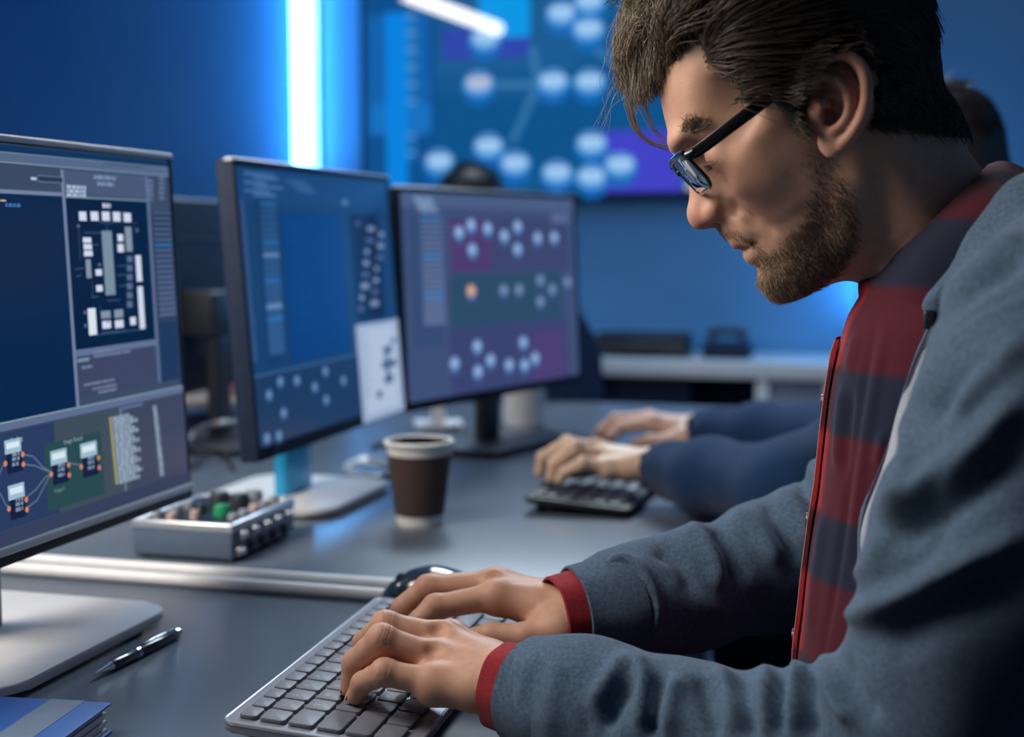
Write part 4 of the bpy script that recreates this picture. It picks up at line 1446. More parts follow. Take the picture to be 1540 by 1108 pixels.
def build_head_field(vox=.0015):
    lo, hi = (-.118, -.105, -.205), (.134, .105, .142)
    fd = Field(lo, hi, vox)
    ug = lo[0] + vox * np.arange(fd.n[0]); yg = lo[1] + vox * np.arange(fd.n[1]); vg = lo[2] + vox * np.arange(fd.n[2])
    W = head_W(ug, vg)
    for _ in range(2):
        W[1:-1] = .25 * W[:-2] + .5 * W[1:-1] + .25 * W[2:]
        W[:, 1:-1] = .25 * W[:, :-2] + .5 * W[:, 1:-1] + .25 * W[:, 2:]
    Wu, Wv = np.gradient(W, vox)
    g = np.sqrt((Wu ** 2 + Wv ** 2)[:, None, :] + 4 * (yg ** 2)[None, :, None]) + .006
    fd.f = np.clip((yg[None, :, None] ** 2 - W[:, None, :]) / g, -.06, .06).astype(np.float32)
    # neck
    fd.cone((.000, 0, -.045), (-.022, 0, -.24), .0525, .058, .016)
    for s in (1, -1):
        fd.cone((-.012, s * .047, -.040), (.024, s * .020, -.20), .012, .012, .020)          # neck muscle
        fd.cone((.040, s * .045, -.078), (.018, s * .052, -.050), .009, .010, .014)           # jaw angle
        fd.ball((.096, s * .020, .0375), (.0085, .018, .0065), .010)                         # brow
        fd.ball((.104, s * .0345, .0165), (.0155, .0165, .0105), .010, 'cut')                # eye socket
        fd.ball((.0775, s * .0325, .0140), (.0132, .0145, .0132), .0035)                      # lids over the eye
        fd.ball((.068, s * .0420, -.008), (.014, .0080, .014), .020)                           # cheekbone
        fd.ball((.062, s * .061, .036), (.026, .006, .018), .012, 'cut')                      # temple hollow
        fd.ball((.1025, s * .0122, -.0160), (.0098, .0062, .0072), .0035)                     # nose wing
        fd.chain([(.095, s * .0185, -.0105), (.0985, s * .0190, -.0185), (.093, s * .0195, -.024)], [.0016] * 3, .004, 'cut')
        fd.ball((.1075, s * .0060, -.0235), (.0055, .0028, .0042), .002, 'cut')               # nostril
        fd.chain([(.091, s * .022, -.022), (.087, s * .029, -.036), (.082, s * .031, -.046)], [.0008, .0010, .0006], .010, 'cut')
        fd.chain([(.082, s * .0245, -.0487), (.0945, s * .0140, -.0447), (.1015, s * .0045, -.0425), (.1022, 0, -.0432)], [.0024, .0040, .0044, .0042], .004)
        fd.chain([(.082, s * .0235, -.0500), (.0925, s * .0135, -.0545), (.0985, s * .004, -.0562), (.0988, 0, -.0563)], [.0024, .0046, .0054, .0054], .004)
        fd.chain([(.081, s * .0252, -.0491), (.0945, s * .0135, -.0492), (.1065, 0, -.0492)], [.0008, .0013, .0016], .0018, 'cut')
        fd.chain([(.0885, s * .019, .0115), (.0915, s * .031, .0100), (.0865, s * .044, .0120)], [.0008, .0009, .0008], .0014, 'cut')   # lid line
        fd.chain([(.0875, s * .018, .0215), (.0905, s * .031, .0245), (.084, s * .045, .0215)], [.0009, .0012, .0008], .004, 'cut')     # lid fold
    fd.ball((.1120, 0, -.0130), (.0100, .0092, .0088), .005)                                  # nose tip
    fd.ball((.0965, 0, -.0800), (.0080, .0150, .0110), .010)                                  # chin
    fd.smooth(1)
    # ears
    up = np.array([-.474, .880]); bk = np.array([-.880, -.474]); Q = np.array([.0190, .0020])

    def ep(a, b, s, h=0):
        q = Q + a * bk + b * up
        return (q[0], s * (.0690 + a * .55 + h), q[1])
    for s in (1, -1):
        nrm = np.array([.40, s * .85, .2])
        Rm = np.array([[bk[0] * .88, up[0], .42], [s * .47, 0, s * .88], [bk[1] * .88, up[1], .22]])
        Rm /= np.linalg.norm(Rm, axis=0)
        fd.ball(ep(.017, .003, s, -.001), (.0150, .0265, .0042), .003, R=Rm)
        fd.ball(ep(.010, -.021, s, .000), (.0092, .0105, .0042), .004, R=Rm)
        fd.ball(ep(.005, .0, s, -.006), (.008, .020, .010), .008)                              # root
        fd.ball(ep(.0125, -.003, s, .0050), (.0078, .0105, .0075), .002, 'cut', R=Rm)         # concha
        fd.ball(ep(.0105, -.006, s, -.001), (.0042, .0050, .006), .002, 'cut', R=Rm)
        hx = [(.0105, .002, .002), (.004, .008, .003), (.0015, .018, .003), (.0055, .0275, .004), (.0145, .0325, .004), (.0245, .0300, .004), (.0315, .0205, .003),
              (.0330, .0070, .002), (.0300, -.0070, .001), (.0235, -.0175, .001), (.0165, -.0240, 0)]
        pts = catmull([ep(a, b, s, h + .001) for a, b, h in hx], 4)
        fd.chain(list(pts), list(np.linspace(.0024, .0034, 12)) + list(np.linspace(.0034, .0036, len(pts) - 12)), .0022)
        fd.chain(list(catmull([ep(a, b, s, .0035) for a, b in ((.009, .0225), (.0175, .0165), (.0225, .0060), (.0215, -.0050), (.0160, -.0125), (.0110, -.0150))], 4)), [.0026] * 21, .0025)
        fd.ball(ep(.0030, -.0040, s, .0030), (.0035, .0045, .0055), .003)                      # tragus
    return fd


HF = build_head_field()
hv, hf = HF.mesh()
hv = relax(hv, hf, 2, .5)

# ---------------------------------------------------------------- regions (drawn over the side view, mirrored)
hair_px = [(1006, 96, .035), (1020, 76, .045), (1040, 60, .050), (1054, 62, .055), (1062, 92, .06), (1090, 112, .062), (1130, 128, .066), (1160, 146, .068), (1178, 165, .068),
           (1186, 190, .068), (1200, 200, .067), (1212, 190, .067), (1218, 150, .069), (1222, 100, .072), (1240, 82, .074), (1290, 82, .075), (1312, 110, .072), (1312, 170, .066),
           (1300, 200, .055), (1340, 200, .050), (1400, 202, .040), (1440, 206, .0), (1520, 60, 0), (1480, -300, 0), (1000, -300, 0), (925, 20, 0), (960, 90, 0)]
HAIRP = [huv(*p) for p in hair_px]
beard_px = [(1186, 165), (1198, 200), (1206, 250), (1216, 292), (1202, 335), (1176, 368), (1150, 383), (1134, 390), (1146, 408), (1143, 425), (1160, 452), (1195, 458),
            (1232, 442), (1266, 412), (1282, 380), (1290, 335), (1280, 292), (1256, 240), (1232, 200), (1215, 165)]
BEARDP = [huv(x, y, .050 if x > 1170 else .02) for x, y in beard_px]
mous_px = [(1078, 344), (1088, 340), (1112, 347), (1136, 360), (1144, 374), (1132, 370), (1108, 359), (1088, 354)]
MOUSP = [huv(x, y, .012 if x < 1100 else .022) for x, y in mous_px]
ss = lambda x, a, b: np.clip((x - a) / (b - a), 0, 1) ** 2 * (3 - 2 * np.clip((x - a) / (b - a), 0, 1))


def hair_mask(P):
    d = poly_sd(P[:, [0, 2]], HAIRP)
    m = 1 - ss(d, -.006, .003)
    ear = (np.abs(P[:, 1]) > .070) & (np.linalg.norm(P[:, [0, 2]] - np.array([.003, -.004]), axis=1) < .029)
    return np.where(ear, 0, m)


def beard_mask(P):
    a = 1 - ss(poly_sd(P[:, [0, 2]], BEARDP), -.008, .004)
    b = 1 - ss(poly_sd(P[:, [0, 2]], MOUSP), -.003, .002)
    a = a * ss(-P[:, 1] * np.sign(P[:, 1]) * 0 + P[:, 0], -.0, .012)
    return np.maximum(a, .55 * b) * (np.abs(P[:, 1]) < .0685)


def mixc(a, b, t): return a + (np.array(b) - a) * t[:, None]


nse = np.sin(hv[:, 0] * 310 + 3 * np.sin(hv[:, 2] * 170)) * np.sin(hv[:, 1] * 270 + 2 * np.sin(hv[:, 0] * 190)) * .5 + .5
hc = np.tile(np.array([.56, .315, .215]), (len(hv), 1))
hc = mixc(hc, (.60, .36, .26), nse * .5)
gauss = lambda c, s: np.exp(-(((hv[:, 0] - c[0]) / s) ** 2 + ((np.abs(hv[:, 1]) - c[1]) / s) ** 2 + ((hv[:, 2] - c[2]) / s) ** 2))
hc = mixc(hc, (.56, .20, .14), .35 * gauss((.076, .040, -.012), .018))          # cheek
hc = mixc(hc, (.56, .21, .15), .6 * gauss((.116, .006, -.016), .013))           # nose
earm = (np.abs(hv[:, 1]) > .071) * (hv[:, 0] < .02) * (hv[:, 0] > -.05) * (hv[:, 2] < .04) * (hv[:, 2] > -.05)
hc = mixc(hc, (.52, .22, .16), .5 * earm)
lipu = [(.082, .0245, -.0487), (.0945, .0140, -.0447), (.1015, .0045, -.0425), (.1022, 0, -.0432)]
lipl = [(.082, .0235, -.0500), (.0925, .0135, -.0545), (.0985, .004, -.0562), (.0988, 0, -.0563)]
ha = np.c_[hv[:, 0], np.abs(hv[:, 1]), hv[:, 2]]
d1, t1 = seg_dist(ha, lipu); d2, t2 = seg_dist(ha, lipl)
hc = mixc(hc, (.50, .150, .140), .95 * (1 - ss(np.minimum(d1 - .0040 * ss(t1, .1, .8), d2 - .0040 * ss(t2, .1, .8)), .0006, .0028)))
bm_ = beard_mask(hv)
hc = mixc(hc, (.22, .135, .088), .55 * bm_ * (.45 + .55 * ss(-hv[:, 2], .03, .075)))
hm_ = hair_mask(hv)
hc = mixc(hc, (.05, .035, .026), .9 * hm_)
mo = (np.abs(hv[:, 2] + .0492) < .0017) & (np.abs(hv[:, 1]) < .02) & (hv[:, 0] > .08) & (hv[:, 0] < .0965)
hc[mo] = (.10, .03, .03)

M['skin'] = mat('skin', (.55, .33, .24), .52, spec=.36, sss=.12, attr='Col', noise=.05, nscale=160, bump=.16, bscale=700)
man = empty('person', (.18, 1.0, .46), 0, 'man in glasses and grey hoodie over red plaid shirt, typing at the nearest desk', 'person')
MI = Matrix.Translation(-man.location)


def to_man(V, M4=H4):
    V = np.asarray(V)
    R = np.array((MI @ M4).to_3x3()); T = np.array((MI @ M4).translation)
    return V @ R.T + T


HEAD_BODY = (hv, hf, hc)


# ---------------------------------------------------------------- hair
M['hair'] = mat('hair', (.1, .07, .05), .42, spec=.5, attr='Col', noise=.12, nscale=60)
M['beard'] = mat('beard_hair', (.1, .07, .05), .5, spec=.4, attr='Col', noise=.12, nscale=60)


def project_to(P, lift):
    for _ in range(2):
        P = P + HF.grad(P) * (lift - HF.sample(P))[:, None]
    return P


HN = HF.grad(hv.astype(np.float32))


def pick(mask, n, rng):
    p = mask / mask.sum()
    return rng.choice(len(hv), n, p=p)


def hair_height(P):
    """how far the hair stands off the scalp"""
    top = ss(P[:, 2], .045, .095)
    side = ss(P[:, 2], -.03, .05)
    front = ss(P[:, 0], .02, .07)
    back = ss(-P[:, 0], .02, .075)
    edge = ss(P[:, 0], .045, .085)
    return (.0035 + .0055 * side * (1 - .6 * back) + top * (.012 + .005 * front) * (1 - .55 * back)) * (1 - .55 * edge)


# solid under-layer of the hair
keep = hm_ > .35
fm = keep[hf].all(1)
fi = np.unique(hf[fm])
mp = np.full(len(hv), -1); mp[fi] = np.arange(len(fi))
cap = hv[fi] + HN[fi] * ((hair_height(hv[fi]) * .55) * ss(hm_[fi], .35, .999) ** 2 + .0003)[:, None]
CAP = (cap, mp[hf[fm]])


def scalp_strands(n, rng, steps=9):
    w = hm_.copy()
    w *= (1 + 1.2 * (hv[:, 1] > 0)) * (1 + 2.2 * ss(hv[:, 0], .03, .07)) * (1 + 1.5 * (w < .9) * (hv[:, 0] > .02))
    i = pick(w, n, rng)
    P = hv[i].astype(np.float32) + rng.normal(size=(n, 3)) * .0008
    H = hair_height(P)
    y = P[:, 1]
    sg = np.sign(y)
    top = ss(P[:, 2], .04, .09)[:, None]
    back = ss(-P[:, 0], .02, .08)[:, None]
    low = ss(-P[:, 2], -.03, .04)[:, None]
    sweep = np.stack([-np.ones(n), .15 * sg, -.42 + 0 * y], 1)
    topd = np.stack([-np.ones(n) * 1.0, -.25 + 0 * y, -.05 + 0 * y], 1)
    backd = np.stack([-.35 * np.ones(n), -.1 * sg, -np.ones(n)], 1)
    lowd = np.stack([-.35 * np.ones(n), 0 * y, -np.ones(n)], 1)
    D = sweep * (1 - top) + topd * top
    D = D * (1 - back) + backd * back
    D = D * (1 - low) + lowd * low
    D += rng.normal(size=(n, 3)) * .16
    clump = np.sin(P[:, 2] * 260 + P[:, 0] * 120)[:, None] * np.array([[0, 0, .22]])
    D += clump * (1 - back)
    D /= np.linalg.norm(D, axis=1, keepdims=True)
    L = (.020 + .032 * ss(P[:, 2], .0, .06) + .018 * top[:, 0]) * rng.uniform(.7, 1.25, n)
    L *= 1 - .55 * low[:, 0]
    out = [P]
    jit = rng.uniform(.80, 1.22, n)
    for k in range(1, steps):
        s = k / (steps - 1)
        g = HF.grad(P)
        d = D - g * (D * g).sum(1, keepdims=True)
        d[:, 2] -= .10 * s * (1 - top[:, 0])
        P = P + d * (L / (steps - 1))[:, None]
        lift = H * jit * (1.15 * math.sin(min(1, s * 1.6) * math.pi / 2)) + .0006
        P = project_to(P.astype(np.float32), lift)
        out.append(P)
    pa = np.stack(out, 1)
    tone = rng.uniform(0, 1, n)
    front = ss(hv[i][:, 0], .02, .09)
    c = np.array([.030, .021, .015]) + tone[:, None] * np.array([.05, .036, .025]) + front[:, None] * np.array([.075, .055, .036]) * (.4 + tone[:, None])
    return pa, c


def fringe(n, rng, steps=13):
    """long front lock that overhangs the forehead"""
    r0 = np.array([huv(px, py, 0) for px, py in ((1030, 20), (1010, 50), (996, 86), (1050, 0), (1075, -20))])
    t = rng.uniform(0, 1, n)
    y = np.where(rng.uniform(size=n) < .35, rng.uniform(.02, .056, n), rng.uniform(-.055, .05, n))
    k = rng.integers(0, 5, n)
    base = r0[k] + rng.normal(size=(n, 2)) * .003
    tips = np.array([huv(px, py, 0) for px, py in ((948, 50), (941, 84), (942, 114), (951, 133), (964, 143), (982, 133), (960, 22))])
    kt = rng.integers(0, 7, n)
    tip = tips[kt] + rng.normal(size=(n, 2)) * .0038
    back = np.clip(y - .022, 0, 1)
    tip = tip - np.stack([back * 1.5, back * .2], 1)
    ty = y * .8 + rng.normal(size=n) * .006 - .004
    P0 = np.stack([base[:, 0], y, base[:, 1]], 1)
    P0 = project_to(P0.astype(np.float32), np.full(n, .001))
    P3 = np.stack([tip[:, 0], ty, tip[:, 1]], 1)
    up = huv(985, -6, 0)
    P1 = P0 + np.array([.000, 0, .020]) + rng.normal(size=(n, 3)) * .003
    P2 = P3 + np.stack([-.006 + .006 * t, 0 * t, .018 + .010 * t], 1)
    s = np.linspace(0, 1, steps)[None, :, None]
    B = (1 - s) ** 3 * P0[:, None] + 3 * s * (1 - s) ** 2 * P1[:, None] + 3 * s * s * (1 - s) * P2[:, None] + s ** 3 * P3[:, None]
    ph = kt * 1.7 + y * 160
    B[:, :, 0] += (s[..., 0] ** 1.5) * .0035 * np.sin(9 * s[..., 0] + ph[:, None])
    B[:, :, 1] += (s[..., 0] ** 1.5) * .0035 * np.cos(8 * s[..., 0] + ph[:, None])
    tone = rng.uniform(0, 1, n)
    c = np.array([.10, .076, .052]) + (tone[:, None] ** 2) * np.array([.34, .27, .19])
    return B, c


def wisps(rng):
    """thin locks hanging in front of the brow, and stray hairs"""
    out, col = [], []
    for n, a, b, c_, d, sp in ((30, (946, 150), (956, 190), (975, 212), (1006, 222), .0022), (14, (960, 146), (975, 180), (985, 200), (1004, 214), .0022),
                               (9, (960, 60), (938, 40), (935, 60), (926, 90), .006), (8, (950, 110), (925, 140), (915, 170), (905, 200), .008)):
        q = np.array([huv(*p, -.01) for p in (a, b, c_, d)])
        s = np.linspace(0, 1, 13)[:, None]
        cv = catmull(np.c_[q, np.zeros(4)], 4)[:, :2]
        for _ in range(n):
            o = rng.normal(size=2) * sp
            e = rng.normal(size=2) * sp * .7
            w = np.linspace(0, 1, len(cv))[:, None]
            yy = -.012 + rng.normal() * .005
            P = np.c_[cv[:, 0] + (o[0] * (1 - w) + e[0] * w)[:, 0], np.full(len(cv), yy), cv[:, 1] + (o[1] * (1 - w) + e[1] * w)[:, 0]]
            out.append(P)
            col.append(np.array([.24, .185, .125]) * rng.uniform(.6, 1.2))
    # swept lock over the temple ends
    for _ in range(150):
        a = np.array([huv(1120 + rng.normal() * 10, 122 + rng.normal() * 8, .066), huv(1155, 138 + rng.normal() * 7, .071), huv(1180, 152 + rng.normal() * 8, .073),
                      huv(1200 + rng.normal() * 8, 150 + rng.normal() * 14, .073)])
        cv = catmull(np.c_[a[:, 0], np.array([.066, .0735, .0755, .0745]) + rng.normal() * .001, a[:, 1]], 4)
        out.append(cv)
        col.append(np.array([.17, .13, .09]) * rng.uniform(.5, 1.2))
    return np.array(out), np.array(col)


rg = np.random.default_rng(11)
HAIR_SETS = [(*scalp_strands(19000, rg), .00042, .00018), (*fringe(5200, rg), .00040, .00016), (*wisps(rg), .00022, .00010)]


# ---------------------------------------------------------------- beard, brows, lashes
def short_hairs(mask, n, rng, length, direc, lift=.55, steps=4):
    i = pick(mask, n, rng)
    P = hv[i].astype(np.float32) + rng.normal(size=(n, 3)) * .0005
    g = HF.grad(P)
    D = np.tile(np.array(direc, float), (n, 1)) + rng.normal(size=(n, 3)) * .35
    D -= g * (D * g).sum(1, keepdims=True)
    D /= np.linalg.norm(D, axis=1, keepdims=True) + 1e-9
    L = length * rng.uniform(.6, 1.3, n)
    out = []
    for k in range(steps):
        s = k / (steps - 1)
        out.append(P - g * .0003 + (D * s * L[:, None]) + g * (L * lift * s * (1 - .45 * s))[:, None])
    return np.stack(out, 1), i


bpaths, bi = short_hairs(bm_ ** 1.3 * (.13 + .87 * ss(-hv[:, 2], .035, .075) + .5 * ss(hv[:, 0], .08, .1)) * (1 + 1.0 * (hv[:, 1] > 0)), 9500, rg, .0046, (-.05, 0, -1.0))
bp = hv[bi]
tone = rg.uniform(0, 1, len(bi))
chin_l = ss(bp[:, 0], .06, .10)
bcol = np.array([.085, .056, .037]) + tone[:, None] * np.array([.10, .07, .045]) + chin_l[:, None] * np.array([.20, .14, .085]) * (.3 + tone[:, None])
chin_f = (bp[:, 0] > .085) & (bp[:, 2] < -.066)
ext = np.where(chin_f, 1.5, 1.0)[:, None, None]
bpaths = bpaths[:, :1] + (bpaths - bpaths[:, :1]) * ext
brow_line = [(.100, .012, .0365), (.0985, .024, .0395), (.089, .040, .0400), (.081, .047, .037)]
db, _ = seg_dist(ha, brow_line)
brow_paths, _ = short_hairs((1 - ss(db, .002, .0048)) * (hv[:, 0] > .06) + 1e-12, 420, rg, .0066, (-.55, 0, .25), .4)
# outward along the brow: mirror direction per side
BROWS = (brow_paths, np.tile(np.array([.22, .15, .10]), (len(brow_paths), 1)) * rg.uniform(.6, 1.3, (len(brow_paths), 1)))
lash = []
for s in (1, -1):
    for k in range(70):
        t = k / 69
        a = np.array([(.0885 - .003 * (2 * t - 1) ** 2 - .0025 * t, s * (.0195 + .0255 * t), .0103 + .0014 * (2 * t - 1) ** 2)])
        d = np.array([.0072, s * .0030 * (t - .2), -.0032 + .002 * rg.normal()])
        q = np.linspace(0, 1, 5)[:, None]
        lash.append(a + d * q + np.array([0, 0, .0026]) * q ** 2)
LASHES = (np.array(lash), np.tile(np.array([.06, .04, .03]), (len(lash), 1)))


def strand_obj(name, sets, m, parent):
    V, F, C, off = [], [], [], 0
    for paths, cols, r0, r1 in sets:
        paths = to_man(paths.reshape(-1, 3)).reshape(paths.shape)
        o = strands(paths, r0, r1, name, m, None, cols)
        me = o.data
        v = np.empty(len(me.vertices) * 3, np.float32); me.vertices.foreach_get('co', v)
        f = np.empty(len(me.loops), np.int32); me.loops.foreach_get('vertex_index', f)
        c = np.empty(len(me.vertices) * 4, np.float32); me.color_attributes['Col'].data.foreach_get('color', c)
        V.append(v.reshape(-1, 3)); F.append(f.reshape(-1, 4) + off); C.append(c.reshape(-1, 4))
        off += len(v) // 3
        bpy.data.objects.remove(o); bpy.data.meshes.remove(me)
    return mesh_np(name, np.concatenate(V), np.concatenate(F), m, parent, np.concatenate(C))


hair = strand_obj('hair', HAIR_SETS, M['hair'], man)
base_c = np.ones((len(CAP[0]), 4)); base_c[:, :3] = (.030, .022, .016)
mesh_np('hair_underlayer', to_man(CAP[0]), CAP[1], M['hair'], hair, base_c)
strand_obj('beard', [(bpaths, bcol, .00020, .00008)], M['beard'], man)
for sgn in (1, -1):
    m_ = BROWS[0][:, 0, 1] * sgn > 0
    strand_obj('eyebrow', [(BROWS[0][m_], BROWS[1][m_], .00018, .00008)], M['beard'], man)
    m_ = LASHES[0][:, 0, 1] * sgn > 0
    strand_obj('eyelashes', [(LASHES[0][m_], LASHES[1][m_], .00014, .00005)], M['beard'], man)

# eyeballs behind the lids
M['eye'] = mat('eye_white', (.7, .66, .62), .12, noise=.05, nscale=200)
for s in (1, -1):
    c = H4 @ Vector((.0772, s * .0325, .0132))
    ax = Matrix((HU, HL, HV)).transposed() @ Matrix.Rotation(DEG(28), 3, 'Y') @ Matrix(((0, 0, 1), (1, 0, 0), (0, 1, 0)))
    mb = MB()
    mb.lathe([(.0122 * math.sin(a), .0122 * math.cos(a)) for a in [math.pi * k / 16 for k in range(5, 17)]], 24, MI @ c, axis=ax)
    mb.lathe([(.0122 * math.sin(a), .0122 * math.cos(a) + .0001) for a in [math.pi * k / 40 for k in range(0, 14)]], 24, MI @ c, mi=1, axis=ax)
    mb.build('eye', [M['eye'], M['iris'] if 'iris' in M else M.setdefault('iris', mat('iris', (.08, .13, .17), .1, noise=.3, nscale=900))], man)

# ---------------------------------------------------------------- glasses
M['frame_black'] = mat('glasses_frame', (.010, .011, .016), .22, noise=.1, nscale=300, coat=.6)
gm = bpy.data.materials.new('lens_glass')
gm.use_nodes = True
nt = gm.node_tree
nt.nodes.clear()
out_ = nt.nodes.new('ShaderNodeOutputMaterial'); mx_ = nt.nodes.new('ShaderNodeMixShader'); tr_ = nt.nodes.new('ShaderNodeBsdfTransparent')
gl_ = nt.nodes.new('ShaderNodeBsdfGlossy'); fr_ = nt.nodes.new('ShaderNodeFresnel')
fr_.inputs['IOR'].default_value = 1.6
gl_.inputs['Roughness'].default_value = .02
tr_.inputs['Color'].default_value = (.93, .95, .96, 1)
nt.links.new(fr_.outputs[0], mx_.inputs[0]); nt.links.new(tr_.outputs[0], mx_.inputs[1]); nt.links.new(gl_.outputs[0], mx_.inputs[2]); nt.links.new(mx_.outputs[0], out_.inputs[0])
M['lens'] = gm
gl = empty('eyeglasses', HO, 0, 'black framed rectangular glasses on the typing man\'s nose', 'glasses')
GI = Matrix.Translation(-gl.location) @ H4
gu = lambda y: .1080 - 2.7 * y * y          # wrap of the front, forward position by y
tilt_g = .16


def gp(y, v, du=0):
    return GI @ Vector((gu(y) + du + (v - .014) * tilt_g, y, v))


for s in (1, -1):
    cy, cv, hw, hh = .0335, .0140, .0258, .0150
    ol = [(cy + x, cv + z) for x, z in rrect(-hw, -hh, hw, hh, .0085, 8)]
    ring = [gp(s * y, v) for y, v in ol]
    MB().tube(ring + ring[:1], .0015, 10, cap=False).build('rim', M['frame_black'], gl)
    top = [gp(s * (cy + x), cv + hh - .0006 - .0009 * (x / hw) ** 4 * 2, .0004) for x in np.linspace(-hw * .96, hw * 1.04, 12)]
    MB().tube(top, .0024, 10).build('brow_bar', M['frame_black'], gl)
    # lens: slightly domed sheet with thickness
    P = []
    for k in range(6):
        q = k / 5
        P.append([gp(s * (cy + (y - cy) * q), cv + (v - cv) * q, .0004 + .0012 * (1 - q * q)) for y, v in ol])
    mb = MB().grid(P, wrap=True)
    mb.grid([[p - HU * .0016 for p in r_] for r_ in P], wrap=True)
    mb.build('lens', M['lens'], gl)
    # hinge block and temple arm
    hg = gp(s * (cy + hw + .0022), cv + .0100)
    e1 = GI @ Vector((.0905, s * .0640, .0225)); e2 = GI @ Vector((.060, s * .0715, .0235)); e3 = GI @ Vector((.030, s * .0745, .0240))
    e4 = GI @ Vector((.004, s * .0765, .0200)); e5 = GI @ Vector((-.012, s * .0745, .004)); e6 = GI @ Vector((-.020, s * .0725, -.014))
    MB().tube([gp(s * (cy + hw - .001), cv + .0100, .0008), hg, hg + (e1 - hg) * .5], [.0026, .0031, .0028], 10).build('hinge', M['frame_black'], gl)

    def bar_(pts, hts, th=.0014):
        rows = []
        for i, p in enumerate(pts):
            h = hts[i]
            rows.append([p + HV * (h * z) + HL * (s * th * y) for y, z in ((-1, -.8), (-1, .8), (-.6, 1), (.6, 1), (1, .8), (1, -.8), (.6, -1), (-.6, -1))])
        return MB().grid(rows, wrap=True)
    cvp = [Vector(p) for p in catmull([hg, e1, e2, e3, e4, e5, e6], 5)]
    bar_(cvp, list(np.linspace(.0036, .0042, 12)) + list(np.linspace(.0042, .0026, len(cvp) - 12))).build('temple', M['frame_black'], gl)
br = [gp(y, .0205 + .0035 * (1 - (y / .0075) ** 2), .0006) for y in np.linspace(-.0085, .0085, 9)]
MB().tube(br, .0019, 10).build('bridge', M['frame_black'], gl)
for s in (1, -1):
    MB().tube([gp(s * .0085, .008, -.001), gp(s * .0095, .005, -.006), gp(s * .0105, .002, -.009)], [.0006, .0008, .0022], 8).build('nose_pad', M['lens'], gl)


